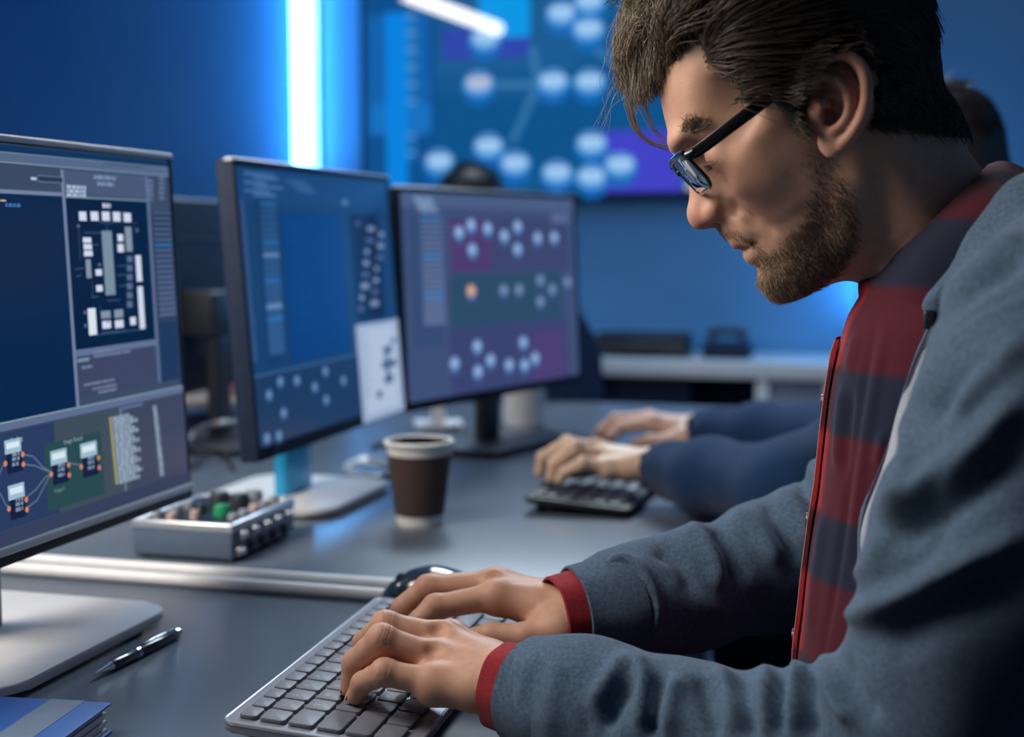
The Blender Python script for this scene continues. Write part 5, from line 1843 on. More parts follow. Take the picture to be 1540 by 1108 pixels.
# ================================================================== THE MAN: HANDS, BODY, CLOTHES
def hand(w, fingers, thumb, palm_r=.0132, wrist_r=.0215, arm=None, vox=.0011):
    """w: wrist point; fingers: list of [MCP, PIP, DIP, tip]; thumb: [CMC, MCP, IP, tip]; returns verts, faces, colours, nail frames"""
    pts = [w] + [p for f in fingers for p in f] + list(thumb) + ([arm] if arm is not None else [])
    A = np.array([list(p) for p in pts])
    fd = Field(A.min(0) - .032, A.max(0) + .032, vox)
    w = np.array(w)
    F = [np.array([list(p) for p in f]) for f in fingers]
    T = np.array([list(p) for p in thumb])
    up = np.array([0, 0, 1.0])
    for i, f in enumerate(F):
        root = w + (f[0] - w) * .18 + (np.array([0, 0, 0]))
        fd.cone(root, f[0] - up * .003, .0165, palm_r, .012)
    for a, b in zip(F[:-1], F[1:]):
        fd.cone(a[0] - up * .003, b[0] - up * .003, .0105, .0105, .006)
        fd.cone(w * .45 + a[0] * .55 - up * .004, w * .45 + b[0] * .55 - up * .004, .0135, .0135, .008)
    if arm is not None:
        fd.cone(w, arm, wrist_r, .027, .014)
        side = F[0][0] - F[-1][0]; side /= np.linalg.norm(side)
        fd.cone(w + side * .010, np.array(arm) + side * .010, wrist_r * .86, .025, .012)
        fd.cone(w - side * .010, np.array(arm) - side * .010, wrist_r * .86, .025, .012)
    # thumb with its ball
    fd.cone(w + (T[0] - w) * .3, T[0], .014, .0145, .010)
    fd.cone(T[0], T[1], .0145, .0115, .009)
    fd.cone(T[1], T[2], .0108, .0098, .003)
    fd.cone(T[2], T[3], .0096, .0076, .003)
    fd.cone(T[0], F[0][0] * .45 + w * .55, .0125, .011, .012)
    rad = [(.0108, .0098, .0088, .0074), (.0112, .0101, .0090, .0076), (.0110, .0100, .0088, .0074), (.0100, .0088, .0077, .0067)]
    nails = []
    for i, f in enumerate(F):
        r = rad[i]
        d = f[1] - f[0]
        g = Field.__new__(Field); g.lo, g.vox, g.n = fd.lo, fd.vox, fd.n
        g.f = np.full(fd.n, .05, np.float32)
        g.cone(f[0], f[1], r[0] * 1.04, r[1], .002)
        g.cone(f[1], f[2], r[1] * 1.0, r[2], .003)
        g.cone(f[2], f[3], r[2] * 1.0, r[3], .003)
        g.ball(f[1] + np.cross(d, np.cross(up, d)) / np.linalg.norm(np.cross(d, np.cross(up, d))) * .0006, r[1] * 1.0, .005)
        g.ball((f[1] + f[2]) / 2 - up * 0, r[2] * 1.0, .003)
        # join to the palm softly, to the other fingers not at all
        far = np.linalg.norm(f[1] - f[0])
        k = .006
        fd.f = np.where(g.f < .02, smin(fd.f, g.f, .0032), fd.f)
        fd.ball(f[0] + up * .0006, r[0] * 1.0, .010)                       # knuckle
        fd.cone(f[0] + up * .0052, w + (f[0] - w) * .25 + up * .0095, .0036, .0024, .009)   # tendon
        nails.append((f[3], f[2], r[3]))
    for i in range(3):     # soft dips between the knuckles
        m = (F[i][0] + F[i + 1][0]) / 2
        fd.ball(m + up * .0150 + (m - w) * .02, .0042, .007, 'cut')
    nails.append((T[3], T[2], .0076))
    fd.smooth(1)
    V, Q = fd.mesh()
    V = relax(V, Q, 2, .5)
    c = np.tile(np.array([.55, .31, .21]), (len(V), 1))
    n1 = np.sin(V[:, 0] * 420 + 2 * np.sin(V[:, 1] * 300)) * np.sin(V[:, 1] * 380 + 2 * np.sin(V[:, 2] * 260)) * .5 + .5
    c = mixc(c, (.60, .35, .25), n1 * .5)
    for f in F:
        for j, (rr, am) in enumerate(((.012, .35), (.0095, .45), (.008, .35), (.008, .55))):
            c = mixc(c, (.55, .22, .15), am * np.exp(-(np.linalg.norm(V - f[j], axis=1) / rr) ** 2))
    c = mixc(c, (.55, .22, .15), .5 * np.exp(-(np.linalg.norm(V - T[3], axis=1) / .01) ** 2))
    # fine creases over the finger joints
    N = vert_normals(V, Q)
    for f in F:
        for j, off in ((1, 0), (1, .0022), (1, -.0022), (2, 0), (2, .0016)):
            ax = f[j] - f[j - 1]; ax /= np.linalg.norm(ax)
            q = (V - f[j]) @ ax - off
            near = np.linalg.norm(V - f[j], axis=1) < .0125
            m = near * np.exp(-(q / .00055) ** 2) * (N[:, 2] > -.1)
            V = V - N * (m * .00042)[:, None]
            c = mixc(c, (.40, .18, .12), .22 * m)
    return V, Q, c, nails


Y_ = at_y
Z_ = at_z
lw = Vector((-.236, .898, .793))
LH = hand(lw, [[Y_(680, 960, .957), Y_(592, 946, .948), Z_(566, 966, .797), Z_(560, 992, .7775)],
               [Y_(668, 962, .936), Y_(580, 941, .924), Z_(548, 966, .798), Z_(543, 1004, .7775)],
               [Y_(655, 992, .914), Y_(574, 961, .901), Z_(533, 996, .797), Z_(527, 1034, .7775)],
               [Y_(652, 1027, .891), Y_(578, 1011, .883), Z_(545, 1026, .788), Z_(535, 1046, .777)]],
          [Y_(738, 1005, .925), Z_(690, 1012, .788), Z_(648, 1016, .783), Z_(612, 1022, .778)], arm=Vector((-.18, .882, .792)))
rw = Vector((-.238, 1.070, .800))
RH = hand(rw, [[Y_(748, 896, 1.060), Y_(655, 913, 1.045), Z_(628, 936, .793), Z_(613, 956, .777)],
               [Y_(742, 880, 1.083), Y_(644, 884, 1.068), Z_(605, 914, .797), Z_(587, 941, .7775)],
               [Y_(748, 877, 1.104), Y_(655, 881, 1.092), Z_(616, 904, .797), Z_(597, 930, .7775)],
               [Y_(765, 881, 1.124), Y_(690, 885, 1.115), Z_(655, 901, .793), Z_(634, 918, .7775)]],
          [Y_(842, 948, 1.045), Y_(790, 957, 1.035), Z_(738, 955, .788), Z_(700, 960, .779)], arm=Vector((-.185, 1.112, .806)))


def from_world(V):
    V = np.asarray(V)
    return V - np.array(man.location)


# limbs and trunk inside the clothes
bf = Field((-.40, .70, .02), (.36, 1.42, 1.20), .008)
hc0 = H4 @ Vector((-.02, 0, -.17)); hc1 = H4 @ Vector((-.028, 0, -.235))
bf.cone(hc0, hc1, .050, .055, .01)
bf.cone((.085, 1.0, .60), (.095, 1.0, .88), .080, .085, .03, flat=((0, 1, 0), 1.45))
bf.cone((.095, 1.0, .88), (.115, 1.0, 1.03), .085, .060, .03, flat=((0, 1, 0), 1.6))
bf.chain([(.11, .86, 1.03), (.095, .815, 1.03), (.02, .832, .800), (-.10, .862, .782), (-.20, .888, .791)], [.045, .045, .030, .026, .022], .02)
bf.chain([(.11, 1.14, 1.03), (.10, 1.19, 1.03), (-.02, 1.235, .848), (-.12, 1.16, .825), (-.20, 1.098, .806)], [.045, .045, .030, .026, .022], .02)
for s in (-1, 1):
    bf.chain([(.16, 1.0 + s * .09, .55), (-.26, 1.0 + s * .12, .53), (-.20, 1.0 + s * .12, .12), (-.22, 1.0 + s * .12, .07)], [.075, .052, .036, .034], .02)
bv, bq = bf.mesh()
bv = relax(bv, bq, 2)
parts_ = [(to_man(HEAD_BODY[0]), HEAD_BODY[1], HEAD_BODY[2]), (from_world(LH[0]), LH[1], LH[2]), (from_world(RH[0]), RH[1], RH[2]),
          (from_world(bv), bq, np.tile(np.array([.55, .32, .22]), (len(bv), 1)))]
V, Q, C, off = [], [], [], 0
for v, q, c in parts_:
    V.append(v); Q.append(q + off); C.append(np.c_[c, np.ones(len(c))]); off += len(v)
mesh_np('body', np.concatenate(V), np.concatenate(Q), M['skin'], man, np.concatenate(C))
M['nail'] = mat('fingernail', (.62, .36, .29), .28, spec=.5, noise=.05, nscale=300)
for hnd in (LH, RH):
    for tip, dip, r in hnd[3]:
        ax = Vector(tip - dip).normalized()
        up = Vector((-.35, 0, 1)); up = (up - ax * up.dot(ax)).normalized()
        sd = ax.cross(up)
        P = []
        for i in range(6):
            row = []
            for j in range(7):
                a = (j / 6 - .5) * 1.9
                t_ = (i / 5 - .62) * r * 1.7
                rr = r * 1.03 - .0010 * abs(i / 5 - .5)
                row.append(Vector(tip) + ax * (t_ + r * .35) + (up * math.cos(a) + sd * math.sin(a)) * rr - Vector(man.location))
            P.append(row)
        MB().grid(P).build('fingernail', M['nail'], man)


# ---------------------------------------------------------------- fabric materials
def fabric(name, color, rough=.95, sheen=.12, nz=.18, scale=900, bump=.5, attr=None):
    return mat(name, color, rough, spec=.15, sheen=sheen, noise=nz, nscale=scale, bump=bump, bscale=1400, attr=attr)


M['hoodie'] = fabric('grey_fleece', (.080, .130, .200), nz=.30, scale=420, bump=.8)
M['lining'] = fabric('pale_fleece', (.36, .40, .46))
M['zip'] = mat('dark_zip', (.03, .035, .045), .35, .4, noise=.1, nscale=300)
M['jeans'] = fabric('dark_jeans', (.02, .028, .045))

pm = mat('red_plaid', (.3, .02, .03), .85, spec=.15, sheen=.2, bump=.3, bscale=1500)
nt = pm.node_tree
b_ = nt.nodes['Principled BSDF']
tc = nt.nodes.new('ShaderNodeTexCoord'); sx = nt.nodes.new('ShaderNodeSeparateXYZ')
nt.links.new(tc.outputs['UV'] if False else tc.outputs['Object'], sx.inputs[0])


def band(sock, period, phase, width):
    m1 = nt.nodes.new('ShaderNodeMath'); m1.operation = 'MULTIPLY_ADD'; m1.inputs[1].default_value = 1 / period; m1.inputs[2].default_value = phase
    nt.links.new(sock, m1.inputs[0])
    m2 = nt.nodes.new('ShaderNodeMath'); m2.operation = 'FRACT'; nt.links.new(m1.outputs[0], m2.inputs[0])
    m3 = nt.nodes.new('ShaderNodeMath'); m3.operation = 'PINGPONG'; m3.inputs[1].default_value = .5; nt.links.new(m2.outputs[0], m3.inputs[0])
    m4 = nt.nodes.new('ShaderNodeMapRange'); m4.inputs['From Min'].default_value = width - .03; m4.inputs['From Max'].default_value = width + .03
    nt.links.new(m3.outputs[0], m4.inputs['Value'])
    return m4.outputs['Result']


bz = band(sx.outputs['Z'], .100, .70, .22)
by = band(sx.outputs['Y'], .160, .5, .32)
av = nt.nodes.new('ShaderNodeMath'); av.operation = 'ADD'; nt.links.new(bz, av.inputs[0]); nt.links.new(by, av.inputs[1])
cr = nt.nodes.new('ShaderNodeValToRGB'); hf_ = nt.nodes.new('ShaderNodeMath'); hf_.operation = 'MULTIPLY'; hf_.inputs[1].default_value = .5
nt.links.new(av.outputs[0], hf_.inputs[0]); nt.links.new(hf_.outputs[0], cr.inputs[0])
cr.color_ramp.elements[0].color = (.012, .016, .040, 1)
cr.color_ramp.elements[1].color = (.33, .016, .022, 1)
e = cr.color_ramp.elements.new(.5); e.color = (.075, .008, .018, 1)
nt.links.new(cr.outputs[0], b_.inputs['Base Color'])
M['plaid'] = pm
M['red_cloth'] = fabric('red_cuff_cloth', (.30, .030, .040), nz=.15, scale=500)


# ---------------------------------------------------------------- pushing folds into cloth meshes
_Fn, _Rn, _Un, _En = np.array(_F), np.array(_R), np.array(_U), np.array(EYE)


def px_of(V):
    d = V - _En
    z = d @ _Fn
    return np.stack([IMW / 2 + FPX * (d @ _Rn) / z, IMH / 2 - FPX * (d @ _Un) / z], 1)


def fold(V, Q, strokes, select):
    """strokes: (list of points along the fold as seen in the photograph, radius in px, height in metres); moves verts along their normals"""
    N = vert_normals(V, Q)
    view = V - _En
    view /= np.linalg.norm(view, axis=1, keepdims=True)
    face = np.clip(.55 - (N * view).sum(1), 0, 1)
    p = px_of(V)
    disp = np.zeros(len(V))
    for pts, r, h in strokes:
        c = catmull(np.array([[a, b, 0] for a, b in pts], float), 5) if len(pts) > 2 else np.array([[a, b, 0] for a, b in pts], float)
        d, t = seg_dist(np.c_[p, np.zeros(len(p))], c)
        taper = np.clip(np.minimum(t, 1 - t) * 4 + .25, 0, 1)
        disp += h * np.exp(-(d / r) ** 2) * taper
    return V + N * (disp * face * select)[:, None]


# ---------------------------------------------------------------- hoodie
hd = Field((-.27, .66, .54), (.30, 1.36, 1.22), .0038)
fy = ((0, 1, 0), 1.5)
hd.cone((.125, 1.0, .60), (.104, 1.0, .82), .115, .112, .02, flat=fy)
hd.cone((.104, 1.0, .82), (.084, 1.0, .90), .112, .112, .02, flat=fy)
hd.cone((.084, 1.0, .90), (.105, 1.0, 1.00), .112, .105, .02, flat=fy)
hd.cone((.105, 1.0, 1.00), (.125, 1.0, 1.055), .105, .075, .03, flat=fy)
hd.cone((.115, .875, 1.055), (.115, 1.125, 1.055), .060, .060, .03)
hd.chain([(.110, .85, 1.055), (.100, .808, 1.030), (.064, .812, .930), (.028, .830, .818)], [.070, .076, .070, .061], .028)
hd.chain([(.026, .832, .806), (-.045, .848, .778), (-.13, .870, .780), (-.195, .887, .791), (-.232, .897, .7945)], [.060, .052, .0455, .0400, .0350], .025)
hd.chain([(.110, 1.15, 1.055), (.100, 1.195, 1.030), (.040, 1.225, .93), (-.012, 1.235, .852)], [.070, .076, .074, .068], .035)
hd.chain([(-.015, 1.235, .850), (-.09, 1.185, .824), (-.160, 1.125, .811), (-.205, 1.092, .805), (-.232, 1.072, .8035)], [.063, .0525, .0455, .0415, .0370], .025)
# rolled hood edge from the zip round the back of the neck
for s in (-1, 1):
    hp = [at_y(1388, 470, .93), at_y(1425, 425, .925), at_y(1478, 362, .915), at_y(1530, 305, .915)]
    hp = [Vector((p.x + .012, p.y if s < 0 else 2.0 - p.y, p.z - .008)) for p in hp] + [Vector((.125, 1.0 + s * .055, 1.128)), Vector((.150, 1.0, 1.125))]
    hd.chain([tuple(p) for p in hp], [.012, .017, .022, .025, .026, .026], .014)
# hollow at the wrists and the neck
hd.cone((-.205, .8895, .7895), (-.30, .916, .792), .0320, .0335, .003, 'cut')
hd.cone((-.208, 1.088, .8075), (-.30, 1.022, .797), .0350, .0365, .003, 'cut')
nk0, nk1 = H4 @ Vector((-.010, 0, -.10)), H4 @ Vector((-.020, 0, -.175))
hd.cone(nk0, nk1, .075, .060, .015, 'cut')
hd.smooth(1)
gv, gq = hd.mesh()
gv = relax(gv, gq, 3)
S_near = [
    ([(948, 984), (911, 1029), (890, 1060)], 13, .0045), ([(946, 1022), (926, 1060), (910, 1100)], 12, -.0055), ([(958, 990), (968, 1029), (966, 1104)], 11, .0050),
    ([(996, 1010), (984, 1060), (978, 1106)], 11, -.0065), ([(1022, 1018), (1004, 1052), (1002, 1106)], 15, .0040), ([(1056, 1016), (1067, 1060), (1080, 1106)], 11, -.0045),
    ([(1078, 1004), (1096, 1050), (1104, 1106)], 13, .0045), ([(1114, 1014), (1124, 1060), (1132, 1106)], 10, -.0050), ([(1152, 996), (1150, 1050), (1157, 1106)], 14, .0050),
    ([(1181, 1008), (1172, 1050), (1172, 1104)], 10, -.0055), ([(1202, 992), (1193, 1040), (1194, 1106)], 12, .0055), ([(1222, 998), (1218, 1050), (1225, 1104)], 10, -.0060),
    ([(1240, 985), (1256, 1046), (1282, 1090)], 13, .0060), ([(1262, 985), (1284, 1040), (1318, 1076)], 12, -.0050),
    ([(1290, 940), (1306, 920), (1389, 879), (1540, 805)], 22, .0085), ([(1330, 965), (1400, 930), (1540, 870)], 30, -.0070),
    ([(1325, 775), (1414, 717), (1540, 597)], 20, .0085), ([(1345, 815), (1430, 765), (1540, 680)], 22, -.0060),
    ([(1402, 545), (1370, 620), (1362, 700), (1362, 760)], 14, .0060), ([(1385, 560), (1352, 640), (1345, 740)], 10, -.0040),
    ([(1440, 620), (1480, 560), (1540, 510)], 16, .0045), ([(1400, 640), (1440, 585), (1520, 520)], 13, -.0035), ([(1395, 760), (1440, 690), (1500, 630)], 10, -.003),
    ([(1377, 476), (1466, 402), (1540, 356)], 13, .0050), ([(1400, 490), (1470, 432), (1540, 392)], 11, -.0050), ([(1445, 482), (1500, 456), (1540, 440)], 4, -.0022),
    ([(1452, 489), (1500, 465), (1540, 449)], 4, .0016),
    ([(1290, 870), (1310, 850), (1330, 800)], 16, .0050), ([(1322, 890), (1380, 850), (1420, 800)], 14, -.0035),
    ([(884, 1040), (882, 1070), (884, 1104)], 3.5, -.0020), ([(800, 985), (784, 1040), (772, 1100)], 8, .0016), ([(840, 990), (828, 1040), (826, 1100)], 14, .0018),
]
S_far = [
    ([(905, 852), (935, 838), (966, 856), (988, 905), (985, 955)], 5, .0035), ([(916, 866), (938, 850), (956, 866), (976, 905), (972, 955)], 5, -.0030),
    ([(983, 824), (1020, 848), (1040, 890)], 12, -.0060), ([(1030, 794), (1052, 806), (1076, 846), (1080, 890)], 13, .0065), ([(1070, 790), (1100, 830), (1110, 880)], 11, -.0065),
    ([(1104, 770), (1142, 800), (1172, 850)], 13, .0065), ([(1148, 752), (1179, 796), (1206, 850)], 12, -.0075), ([(1170, 735), (1205, 775), (1220, 820)], 11, .0055),
    ([(1199, 690), (1206, 729), (1222, 762)], 8, -.0060), ([(1212, 670), (1232, 720), (1250, 760)], 11, .0050), ([(1010, 860), (1050, 905), (1100, 920)], 14, .0030), ([(1120, 860), (1150, 890)], 14, .0025),
]
S_near = [(a_, r_, h_ * (1.55 if min(q_[1] for q_ in a_) > 960 else 1.3)) for a_, r_, h_ in S_near]
S_far = [(a_, r_, h_ * 1.35) for a_, r_, h_ in S_far]
gv = fold(gv, gq, S_near, (gv[:, 1] < .96).astype(float))
gv = fold(gv, gq, S_far, (gv[:, 1] > 1.02).astype(float))
rn = np.random.default_rng(5)
wob = sum(np.sin(gv @ rn.normal(size=3) * f_ + rn.uniform(0, 6)) for f_ in (38, 55, 70, 90, 120)) / 5
gv = gv + vert_normals(gv, gq) * (wob * .0016)[:, None]
gv = relax(gv, gq, 1, .4)
hood = mesh_np('hoodie', from_world(gv), gq, M['hoodie'], man)

# ---------------------------------------------------------------- shirt
sf = Field((-.11, .84, .56), (.25, 1.16, 1.13), .0035)
sp = [(.799, -.058), (.863, -.052), (.911, -.0445), (.955, -.041), (.996, -.0365), (1.030, -.028)]
sc = [(x + .098, 1.0, z) for z, x in sp]
sf.chain([(.05, 1.0, .60), (.040, 1.0, .72)] + sc, [.098] * (len(sc) + 2), .02)
sf.cone(sc[-1], (.075, 1.0, 1.058), .095, .062, .02)
sf.cone(nk0, nk1, .058, .055, .004, 'cut')
sf.smooth(1)
sv, sq = sf.mesh()
sv = relax(sv, sq, 2)
S_shirt = [([(1318, 480), (1296, 600), (1278, 720), (1262, 840), (1236, 990)], 5, -.0022), ([(1330, 500), (1310, 610), (1292, 730), (1276, 850)], 7, .0020),
           ([(1268, 580), (1262, 640), (1258, 700)], 6, .0030), ([(1280, 590), (1274, 650), (1268, 720)], 6, -.0030), ([(1240, 770), (1226, 860), (1216, 960)], 7, .0025),
           ([(1290, 500), (1276, 560)], 8, .0030), ([(1330, 650), (1320, 700)], 8, .003)]
sv = fold(sv, sq, S_shirt, np.ones(len(sv)))
shirt = mesh_np('shirt', from_world(sv), sq, M['plaid'], man)


def surf_x(Vs, y, z, w=.006):
    m = (np.abs(Vs[:, 1] - y) < w) & (np.abs(Vs[:, 2] - z) < w)
    return Vs[m, 0].min() if m.any() else 0


# placket: folded double strip down the front with a stitched edge
P, st = [], []
for z in np.linspace(.70, 1.030, 34):
    row = []
    for y, o in ((.982, .0005), (.983, .0024), (1.0, .0030), (1.016, .0024), (1.017, .0005)):
        row.append(Vector((surf_x(sv, y, z) - o, y, z)) - man.location)
    P.append(row)
    st.append(Vector((surf_x(sv, .986, z) - .0031, .986, z)) - man.location)
MB().grid(P).build('placket', M['plaid'], shirt)
MB().tube(st, .0005, 6).build('stitching', mat('pink_thread', (.55, .22, .20), .8, noise=.1, nscale=300), shirt)
M['button'] = mat('button', (.10, .02, .03), .35, noise=.1, nscale=200)
for z in (.985, .900, .815):
    c = Vector((surf_x(sv, 1.0, z) - .0030, 1.0, z)) - man.location
    MB().lathe([(0, -.001), (.0052, -.001), (.0056, .0002), (.0050, .0014), (.0034, .0010), (0, .0010)], 18, c, axis=Matrix(((0, 0, -1), (1, 0, 0), (0, 1, 0)))).build('button', M['button'], shirt)

# collar: stand and turned-down leaf
colr = []
n_a = 40
ax_c = H4 @ Vector((-.010, 0, -.125))
ctop = [at_y(1309, 418, 1.0), at_y(1345, 385, .958), at_y(1395, 338, .945), at_y(1450, 284, .960), at_y(1486, 247, 1.0)]
cout = [at_y(1292, 452, .985), at_y(1374, 503, .930), at_y(1432, 428, .915), at_y(1540, 325, .915), at_y(1560, 262, 1.0)]
mirror = lambda p: Vector((p.x, 2.0 - p.y, p.z))


def ring_of(pts):
    half = [Vector(p) for p in catmull([tuple(p) for p in pts], 6)]
    return half


T_, O_ = ring_of(ctop), ring_of(cout)
for s in (0, 1):
    rows = []
    for a, b in zip(T_, O_):
        if s: a, b = mirror(a), mirror(b)
        mid = a.lerp(b, .5) + Vector((-.004, -.008 if not s else .008, .005))
        cv = catmull([tuple(a + (b - a) * -.06 + Vector((.004, 0, -.004))), tuple(a), tuple(mid), tuple(b)], 4)
        rows.append([Vector(q) - man.location for q in cv])
    mb = MB().grid(rows)
    inner = [[p + Vector((.003, .0022 * (1 if not s else -1), -.003)) for p in r_] for r_ in rows]
    mb.grid(inner)
    for e0, e1 in ((rows[0], inner[0]), ([r_[-1] for r_ in rows], [r_[-1] for r_ in inner])):
        mb.grid([e0, e1])
    mb.build('collar', M['plaid'], shirt)
    # stand under the leaf
    mb = MB().grid([[a_ - man.location, a_ + (Vector((.02, 1.0, a_.z)) - a_) * .02 + Vector((.012, 0, -.032)) - man.location] for a_ in ([mirror(t_) for t_ in T_] if s else T_)])
    mb.build('collar_stand', M['plaid'], shirt)

# shirt cuffs out of the sleeves
def cuff(p0, p1, r0, r1, name='shirt_cuff', m=None, par=None, wav=1.0):
    p0, p1 = Vector(p0), Vector(p1)
    ax = (p1 - p0).normalized()
    up = (Vector((0, 0, 1)) - ax * ax.z).normalized()
    sd = ax.cross(up)
    rows = []
    for t, rr in ((0, r0 - .002), (0, r0), (.35, r0 + .0012), (.7, r1 + .001), (1, r1), (1.02, r1 - .0018), (.9, r1 - .003), (.2, r0 - .004)):
        row = []
        for k in range(40):
            a = 2 * math.pi * k / 40
            w = 1 + wav * (.03 * math.sin(3 * a + 4 * t) + .02 * math.sin(7 * a))
            row.append(p0 + (p1 - p0) * t + (up * math.cos(a) * .95 + sd * math.sin(a) * 1.05) * rr * w - man.location)
        rows.append(row)
    return MB().grid(rows, wrap=True).build(name, m or M['red_cloth'], par or shirt)


cuff((-.215, .892, .7905), (-.2575, .9035, .7935), .0318, .0308)
cuff((-.215, 1.083, .8065), (-.2555, 1.055, .8015), .0340, .0328)

cuff((-.203, .8885, .7895), (-.2420, .9000, .7925), .0402, .0358, 'sleeve_cuff', M['hoodie'], hood, .5)
cuff((-.203, 1.0905, .8075), (-.2410, 1.0650, .8030), .0435, .0385, 'sleeve_cuff', M['hoodie'], hood, .5)

# zip and pale front band along the open edges of the hoodie
def edge_at(z, sg):
    """where the hoodie front comes out over the shirt"""
    for k in range(5, 60):
        y = 1.0 + sg * k * .0022
        xs, xh = front_x(sv, y, z), front_x(gv, y, z)
        if xh is not None and (xs is None or xh < xs): return (xh, y)
    return None


def front_x(Vs, y, z, w=.0045):
    m = (np.abs(Vs[:, 1] - y) < w) & (np.abs(Vs[:, 2] - z) < w) & (Vs[:, 0] > -.085)
    return float(Vs[m, 0].min()) if m.any() else None


for sg in (-1, 1):
    zs = np.linspace(.886 if sg < 0 else .72, 1.045, 24)
    E = [(z, edge_at(z, sg)) for z in zs]
    E = [(z, e) for z, e in E if e]
    ys = np.array([e[1] for z, e in E]); zz = np.array([z for z, e in E])
    for _ in range(16): ys[1:-1] = .25 * ys[:-2] + .5 * ys[1:-1] + .25 * ys[2:]
    if sg < 0:                       # below the sleeve the edge runs on straight down
        low = np.linspace(.70, .878, 10)
        ys = np.r_[ys[0] + (low - .886) * .06, ys]
        zz = np.r_[low, zz]
    wds = .034 * np.clip((1.02 - zz) / .06, .15, 1)
    offs = [0 * zz + .004, 0 * zz + .014, .012 + wds * .5, .012 + wds]
    xc, bb = np.interp(zz, [.60, .82, .90, 1.0, 1.055], [.125, .104, .084, .105, .125]), np.interp(zz, [.60, .82, .90, 1.0, 1.055], [.115, .112, .112, .105, .075])
    X = []
    for of in offs:
        an = xc - bb * np.sqrt(np.maximum(1 - ((np.abs(ys - 1.0) + of) / (1.5 * bb)) ** 2, 0))
        mesh_x = np.array([(front_x(gv, y + sg * o, z) or 9) if z > .884 else 9 for z, y, o in zip(zz, ys, of)])
        X.append(np.minimum(an, mesh_x))
    X = np.array(X)
    for _ in range(14): X[:, 1:-1] = .25 * X[:, :-2] + .5 * X[:, 1:-1] + .25 * X[:, 2:]
    X[2:] = np.minimum(X[2:], X[1] + .05)
    rows, teeth, band_ = [], [], []
    for i, (z, y) in enumerate(zip(zz, ys)):
        x0, x1, x2, x3 = X[:, i]
        wd = wds[i]
        L_ = lambda x, yy: Vector((x, yy, z)) - man.location
        rows.append([L_(x0 + .008, y - sg * .005), L_(x0 - .0005, y - sg * .004), L_(x0 - .0025, y), L_(x1 - .0025, y + sg * .012), L_(x1 + .003, y + sg * .018)])
        teeth.append(L_(x0 - .0022, y - sg * .0035))
        band_.append([L_(x1 + .001, y + sg * .012), L_(x1 - .0040, y + sg * .0135), L_(x2 - .0050, y + sg * (.010 + wd * .5)), L_(x3 - .0045, y + sg * (.010 + wd)), L_(x3 + .002, y + sg * (.012 + wd))])
    MB().grid(rows).build('zip_tape', M['zip'], hood)
    MB().tube(teeth, .0009, 6).build('zip_teeth', M['chrome'], hood)
    if sg < 0: MB().grid(band_).build('front_band', M['lining'], hood)
    if sg < 0: top_ = teeth[-1]
MB().rbox((top_.x - .004, top_.y - .005, top_.z - .002), (top_.x + .003, top_.y + .004, top_.z + .010), .002).build('zip_stop', M['zip'], hood)

# ---------------------------------------------------------------- trousers, shoes, chair
tf = Field((-.40, .78, .06), (.32, 1.22, .74), .007)
tf.cone((.17, .95, .56), (.17, 1.05, .56), .118, .118, .02)
for s in (-1, 1):
    tf.chain([(.14, 1.0 + s * .085, .555), (-.26, 1.0 + s * .12, .535), (-.205, 1.0 + s * .12, .13)], [.092, .068, .052], .03)
tf.smooth(1)
tv, tq = tf.mesh()
mesh_np('trousers', from_world(relax(tv, tq, 3)), tq, M['jeans'], man)
for s in (-1, 1):
    shf = Field((-.40, .7, -.005), (-.10, 1.3, .16), .006)
    shf.chain([(-.185, 1.0 + s * .12, .05), (-.27, 1.0 + s * .125, .042), (-.345, 1.0 + s * .13, .036)], [.042, .040, .034], .02)
    shf.f = np.maximum(shf.f, -(shf.lo[2] + shf.vox * np.arange(shf.n[2]) - .001)[None, None, :]).astype(np.float32)
    shv, shq = shf.mesh()
    mesh_np('shoe', from_world(relax(shv, shq, 2)), shq, M['dark_plastic'], man)
office_chair((.17, 1.0, 0), 0, 'dark office chair the man in the grey hoodie sits on', .435, .93)


# ================================================================== OTHER PEOPLE
M['skin2'] = mat('skin_light', (.62, .40, .28), .5, sss=.1, attr='Col', noise=.05, nscale=120)
M['navy_knit'] = fabric('navy_knit', (.012, .040, .105), nz=.2, scale=500)
M['hair_dark'] = mat('dark_hair', (.012, .010, .010), .45, attr='Col', noise=.1, nscale=60)
M['dark_shirt'] = fabric('dark_shirt', (.02, .03, .06))


def rigid(V, src, dst, rz, s=1.0):
    """turn about z through src, then carry src to dst"""
    c, n = math.cos(rz), math.sin(rz)
    R = np.array([[c, -n, 0], [n, c, 0], [0, 0, 1]])
    return (np.asarray(V) - np.array(src)) @ R.T * s + np.array(dst)


def head_at(O, psi, th):
    f0 = Vector((-math.cos(psi), -math.sin(psi), 0)); l = Vector((math.sin(psi), -math.cos(psi), 0))
    u = f0 * math.cos(th) - Vector((0, 0, 1)) * math.sin(th); v = f0 * math.sin(th) + Vector((0, 0, 1)) * math.cos(th)
    return Matrix(((u.x, l.x, v.x, O[0]), (u.y, l.y, v.y, O[1]), (u.z, l.z, v.z, O[2]), (0, 0, 0, 1)))


